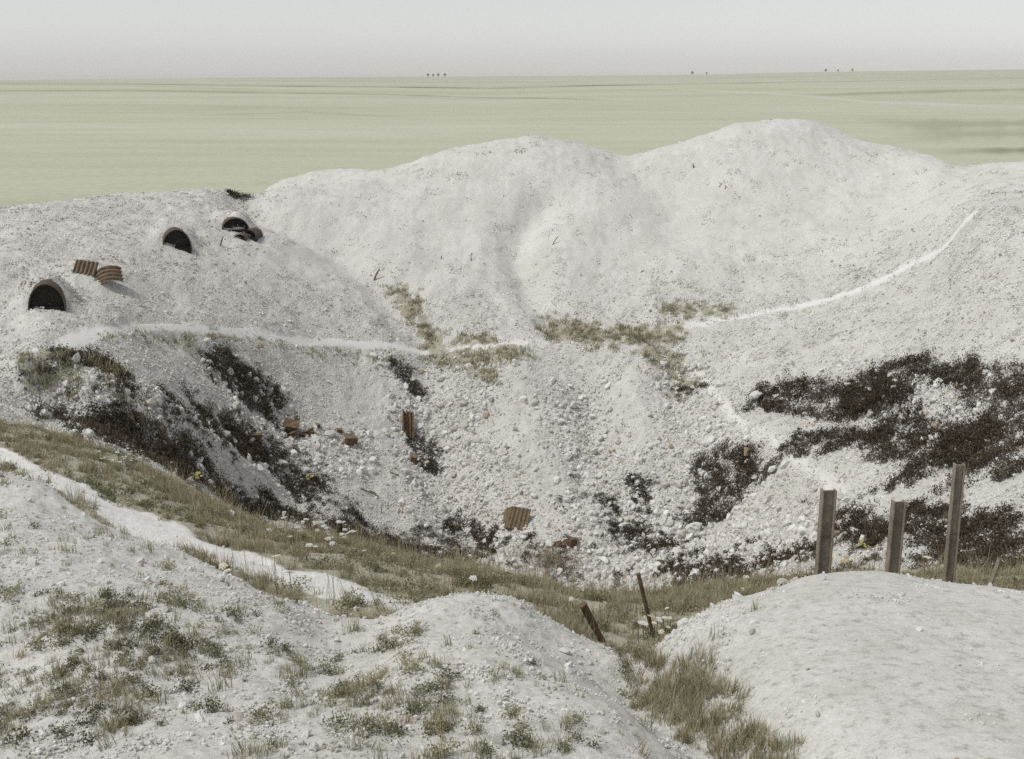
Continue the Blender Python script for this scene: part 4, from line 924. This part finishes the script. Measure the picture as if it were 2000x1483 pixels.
for a in [(268,860,0.42,6,1.6,0.5,'coil of rusty wire in the left hollow scrub'),(1700,790,0.5,8,2.4,0.2,'coil of rusty wire over the broad right scrub'),(1765,800,0.45,6,1.8,-0.4,'second coil of wire higher in the right scrub'),
    (505,790,0.35,5,1.2,-0.5,'small wire coil in the upper left gully'),(1730,1035,0.35,5,1.2,0.2,'wire tangle between the first two steel posts'),(1080,1098,0.45,7,2.0,0.1,'wire tangle with dry stalks at the crater bottom')]: wire_coil(*a)

# ------------------------------------------------------------------ flowers in the verge
def umbel_parts(seed, yellow=False):
    r = np.random.default_rng(seed); v, f, al, va = [], [], [], []; nray = 16
    for k in range(nray):                                  # a flat plate of small domed florets
        a = k * 2.4; R_ = 0.036 * math.sqrt((k + 0.5) / nray); c = np.array([R_*math.cos(a), R_*math.sin(a), 0.006 - 5*R_*R_ + r.normal(0, 0.001)]); s_ = 0.0105; j = len(v)
        v.append(c + [0, 0, 0.005]); al.append(1); va.append(0.3)
        for q in range(5): an = q*2*math.pi/5 + a; v.append(c + [s_*math.cos(an), s_*math.sin(an), 0]); al.append(0.4); va.append(0.3)
        f += [(j, j+1+q, j+1+(q+1) % 5) for q in range(5)]
    head = fast_mesh('flower_head', v, np.array(f), M_YELLOW if yellow else M_UMBEL, {'along': al, 'vary': va})
    v, f = [], []
    n = 5
    for k in range(n):
        t = k / (n-1)
        for j in range(4): an = j*math.pi/2; v.append((0.003*math.cos(an) + 0.02*math.sin(2*t), 0.003*math.sin(an), t - 1))
    for k in range(n-1):
        for j in range(4): f.append((k*4+j, k*4+(j+1) % 4, k*4+4+(j+1) % 4, k*4+4+j))
    for k in range(6):                                    # rays carrying the florets, then a few feathery leaves
        an = k*math.pi/3; j = len(v); v += [(0.018, 0, -0.02), (0.03*math.cos(an), 0.03*math.sin(an), 0.001), (0.03*math.cos(an+0.12), 0.03*math.sin(an+0.12), 0.001)]; f.append((j, j+1, j+2, j+2)[:3])
    st = mesh_obj('stem', v, f, M_HERB, link=False).data
    return head, st
UM = [umbel_parts(s_) for s_ in range(3)]; YM = umbel_parts(9, True)
def umbel(px, py, hgt, label, group, size=1.0, parts=None, name='white_umbel', cat='flower'):
    Y = on_ground(px, py)[1]; Y = min(Y, 15.5)
    for _ in range(8):
        p = pt(px, py, Y); gz = ground_z(p[0], p[1])
        Y += (p[2] - gz - hgt) * 0.9
        Y = min(max(Y, 8.0), 16.2)
    p = pt(px, py, Y); gz = ground_z(p[0], p[1]); h = max(p[2] - gz, 0.08)
    root = empty(name, (p[0], p[1], gz), label, cat, group, (random.uniform(-.12, .12), random.uniform(-.12, .12), random.uniform(0, 6.28)))
    hd, st = parts or random.choice(UM)
    a = bpy.data.objects.new('flower_head', hd); COL.objects.link(a); a.parent = root; a.location = (0, 0, h); a.scale = (size,) * 3; a.rotation_euler = (random.uniform(-.3, .3), random.uniform(-.3, .3), 0)
    b = bpy.data.objects.new('stem', st); COL.objects.link(b); b.parent = root; b.location = (0, 0, h); b.scale = (1, 1, h)
FG = [('white umbel flower in the large cluster before the brown scrub fringe', 'umbels by the brown scrub fringe', [(random.gauss(625, 45), random.gauss(1035, 16)) for _ in range(30)] + [(545,1040),(555,1010),(600,1013),(660,1020),(690,1040)], 1.0),
      ('tiny white flower head at the edge of the left scrub', 'small white flowers by the left scrub', [(random.gauss(232, 20), random.gauss(893, 7)) for _ in range(16)] + [(330,902),(195,880),(196,862)], 0.62),
      ('white umbel flower in the grass behind the pointed mound', 'umbels behind the pointed mound', [(857,1106),(915,1085),(938,1107),(924,1128),(768,1084),(772,1087),(690,1072),(712,1080),(842,1065),(1150,1126),(968,1115)], 0.9),
      ('white flower in the thin cluster between the two leaning stakes', 'flowers around the leaning stakes', [(random.gauss(1290, 24), random.gauss(1213, 11)) for _ in range(12)] + [(random.gauss(1195, 30), random.gauss(1152, 12)) for _ in range(14)], 0.7)]
FLR = [tuple(hit(x, y)) for x, y in [(random.gauss(1440, 90), random.gauss(1100, 25)) for _ in range(36)]]
for p in FLR:
    gz = ground_z(p[0], p[1]); h = random.uniform(0.2, 0.4)
    root = empty('white_umbel', (p[0], p[1], gz), 'pale flower head among the dark weeds left of the first steel post', 'flower', 'flowers on the crater floor', (0, 0, random.uniform(0, 6.28)))
    hd, st = random.choice(UM); a = bpy.data.objects.new('flower_head', hd); COL.objects.link(a); a.parent = root; a.location = (0, 0, h); a.scale = (1.5,) * 3; a.rotation_euler = (random.uniform(0, .5), 0, 0)
    b = bpy.data.objects.new('stem', st); COL.objects.link(b); b.parent = root; b.location = (0, 0, h); b.scale = (1.4, 1.4, h)
for lab, grp, lst, sz in FG:
    for (x, y) in lst: umbel(x, y, random.uniform(0.16, 0.3), lab, grp, sz * random.uniform(0.75, 1.15))
for x, y, lab in [(438,1103,'white umbel flower nearest the trail, highest of three'), (445,1112,'white umbel flower nearest the trail, middle of three'), (538,1088,'single white umbel flower over the thick grass tuft')]:
    umbel(x, y, 0.2, lab, None, 1.1)
def yellow_clump(px, py, n, spread, label):
    p = on_ground(px, py); root = empty('yellow_flower', p, label, 'flower', 'yellow flower clumps')
    for k in range(n):
        a = bpy.data.objects.new('flower_head', YM[0]); COL.objects.link(a); a.parent = root; h = random.uniform(0.15, 0.35); x, y = random.gauss(0, spread), random.gauss(0, spread)
        a.location = (x, y, h); a.scale = (1.6,) * 3; a.rotation_euler = (random.uniform(0.1, .7), random.uniform(-.3, .3), 0)
        b = bpy.data.objects.new('stem', YM[1]); COL.objects.link(b); b.parent = root; b.location = (x, y, h); b.scale = (1.5, 1.5, h)
yellow_clump(378, 944, 22, 0.13, 'pale yellow flower clump in the scrub above the verge')
yellow_clump(606, 940, 10, 0.12, 'yellow flower clump at the foot of the left slope')
yellow_clump(1688, 1077, 8, 0.12, 'yellow flower clump between the first two steel posts')
yellow_clump(1648, 1108, 8, 0.12, 'yellow flower clump right behind the first steel post')

# taller dead stalks and dry grass at the crater bottom
stalk = [tuft_mesh('d_stalk_%d' % i, 300 + i, 22, 0.75, 0.16, 0.006, M_STRAW, 0.9) for i in range(3)]
P = np.array([on_ground(x, y) for x, y in [(random.gauss(1075, 32), random.gauss(1098, 12)) for _ in range(40)]]); n = len(P)
scatter('dry_grass', P, np.stack([0*P[:, 0], 0*P[:, 0], rng.random(n)*6], 1), np.repeat(rng.uniform(0.6, 1.3, n)[:, None], 3, 1), rng.integers(0, 3, n), stalk, 'tangle of long bleached stalks at the crater bottom', 'grass')
P = np.array([on_ground(x, y) for x, y in [(random.gauss(440, 12), random.gauss(985, 8)) for _ in range(10)]]); n = len(P)
scatter('dry_grass', P, np.stack([0*P[:, 0], 0*P[:, 0], rng.random(n)*6], 1), np.repeat(rng.uniform(0.5, 0.9, n)[:, None], 3, 1), rng.integers(0, 3, n), stalk, 'bleached grass tuft beside the clump of dead stalks', 'grass')

# ------------------------------------------------------------------ far trees on the skyline
def far_tree(px, hpx, Y, label):
    x = pt(px, 150, Y)[0]; z = ground_z(x, Y); h = hpx * Y / F; r_ = np.random.default_rng(int(px))
    root = empty('tree', (x, Y, z - 0.3), label, 'tree', 'trees on the skyline')
    v, f = [], []
    for k, (t, r) in enumerate([(0, 0.05), (0.25, 0.035), (0.6, 0.02)]):
        for j in range(6): a = j*math.pi/3; v.append((h*r*math.cos(a), h*r*math.sin(a), h*t))
    for k in range(2):
        for j in range(6): f.append((k*6+j, k*6+(j+1) % 6, k*6+6+(j+1) % 6, k*6+6+j))
    mesh_obj('trunk', v, f, M_WOODB, root)
    n = 420; d = r_.normal(size=(n, 3)); d /= np.linalg.norm(d, axis=1, keepdims=True); c = d * (r_.random((n, 1)) ** 0.45) * np.array([0.36, 0.36, 0.38]) * h; c[:, 2] += 0.62*h
    c += 0.08*h*np.sin(c[:, [1, 2, 0]] / h * 17); e = r_.normal(size=(n, 3)); e /= np.linalg.norm(e, axis=1, keepdims=True); s_ = np.cross(e, r_.normal(size=(n, 3))); s_ /= np.linalg.norm(s_, axis=1, keepdims=True); L = 0.055*h
    vv = np.stack([c - e*L, c + s_*L*0.6, c + e*L, c - s_*L*0.6], 1).reshape(-1, 3)
    me = fast_mesh('crown', vv, np.arange(len(vv)).reshape(-1, 4), M_TREE, {'along': np.repeat(np.clip(c[:, 2]/h, 0, 1), 4), 'vary': np.repeat(r_.random(n)*0.5, 4)})
    o = bpy.data.objects.new('crown', me); COL.objects.link(o); o.parent = root
for px_, hpx, lab in [(836,7,'first tree from the left of the four in the small skyline row'),(846,6,'second tree from the left in the small skyline row'),(856,7,'third tree from the left in the small skyline row'),(869,7,'last tree at the right of the small skyline row'),
    (1352,7,'lone dark tree on the skyline above the right heap'),(1380,5,'small tree just right of the lone skyline tree'),(1612,6,'leftmost bush of the skyline group at right'),(1636,5,'middle bush of the skyline group at right'),(1664,6,'rightmost bush of the skyline group at right')]:
    far_tree(px_, hpx, 3450, lab)

# ------------------------------------------------------------------ summer haze over the plain
v, f = box(-9000, 9000, -40, 5000, -200, 75)
hz = Mat('haze'); hz.n.remove(hz.b); pv = hz.n.new('ShaderNodeVolumePrincipled')
pv.inputs['Color'].default_value = (1.0, 0.99, 0.97, 1); pv.inputs['Density'].default_value = 0.00010; pv.inputs['Anisotropy'].default_value = 0.0
hz.l.new(pv.outputs[0], hz.n['Material Output'].inputs['Volume'])
tag(mesh_obj('haze', v, f, hz.m), 'pale summer haze over the distant fields', 'haze', None, 'stuff')
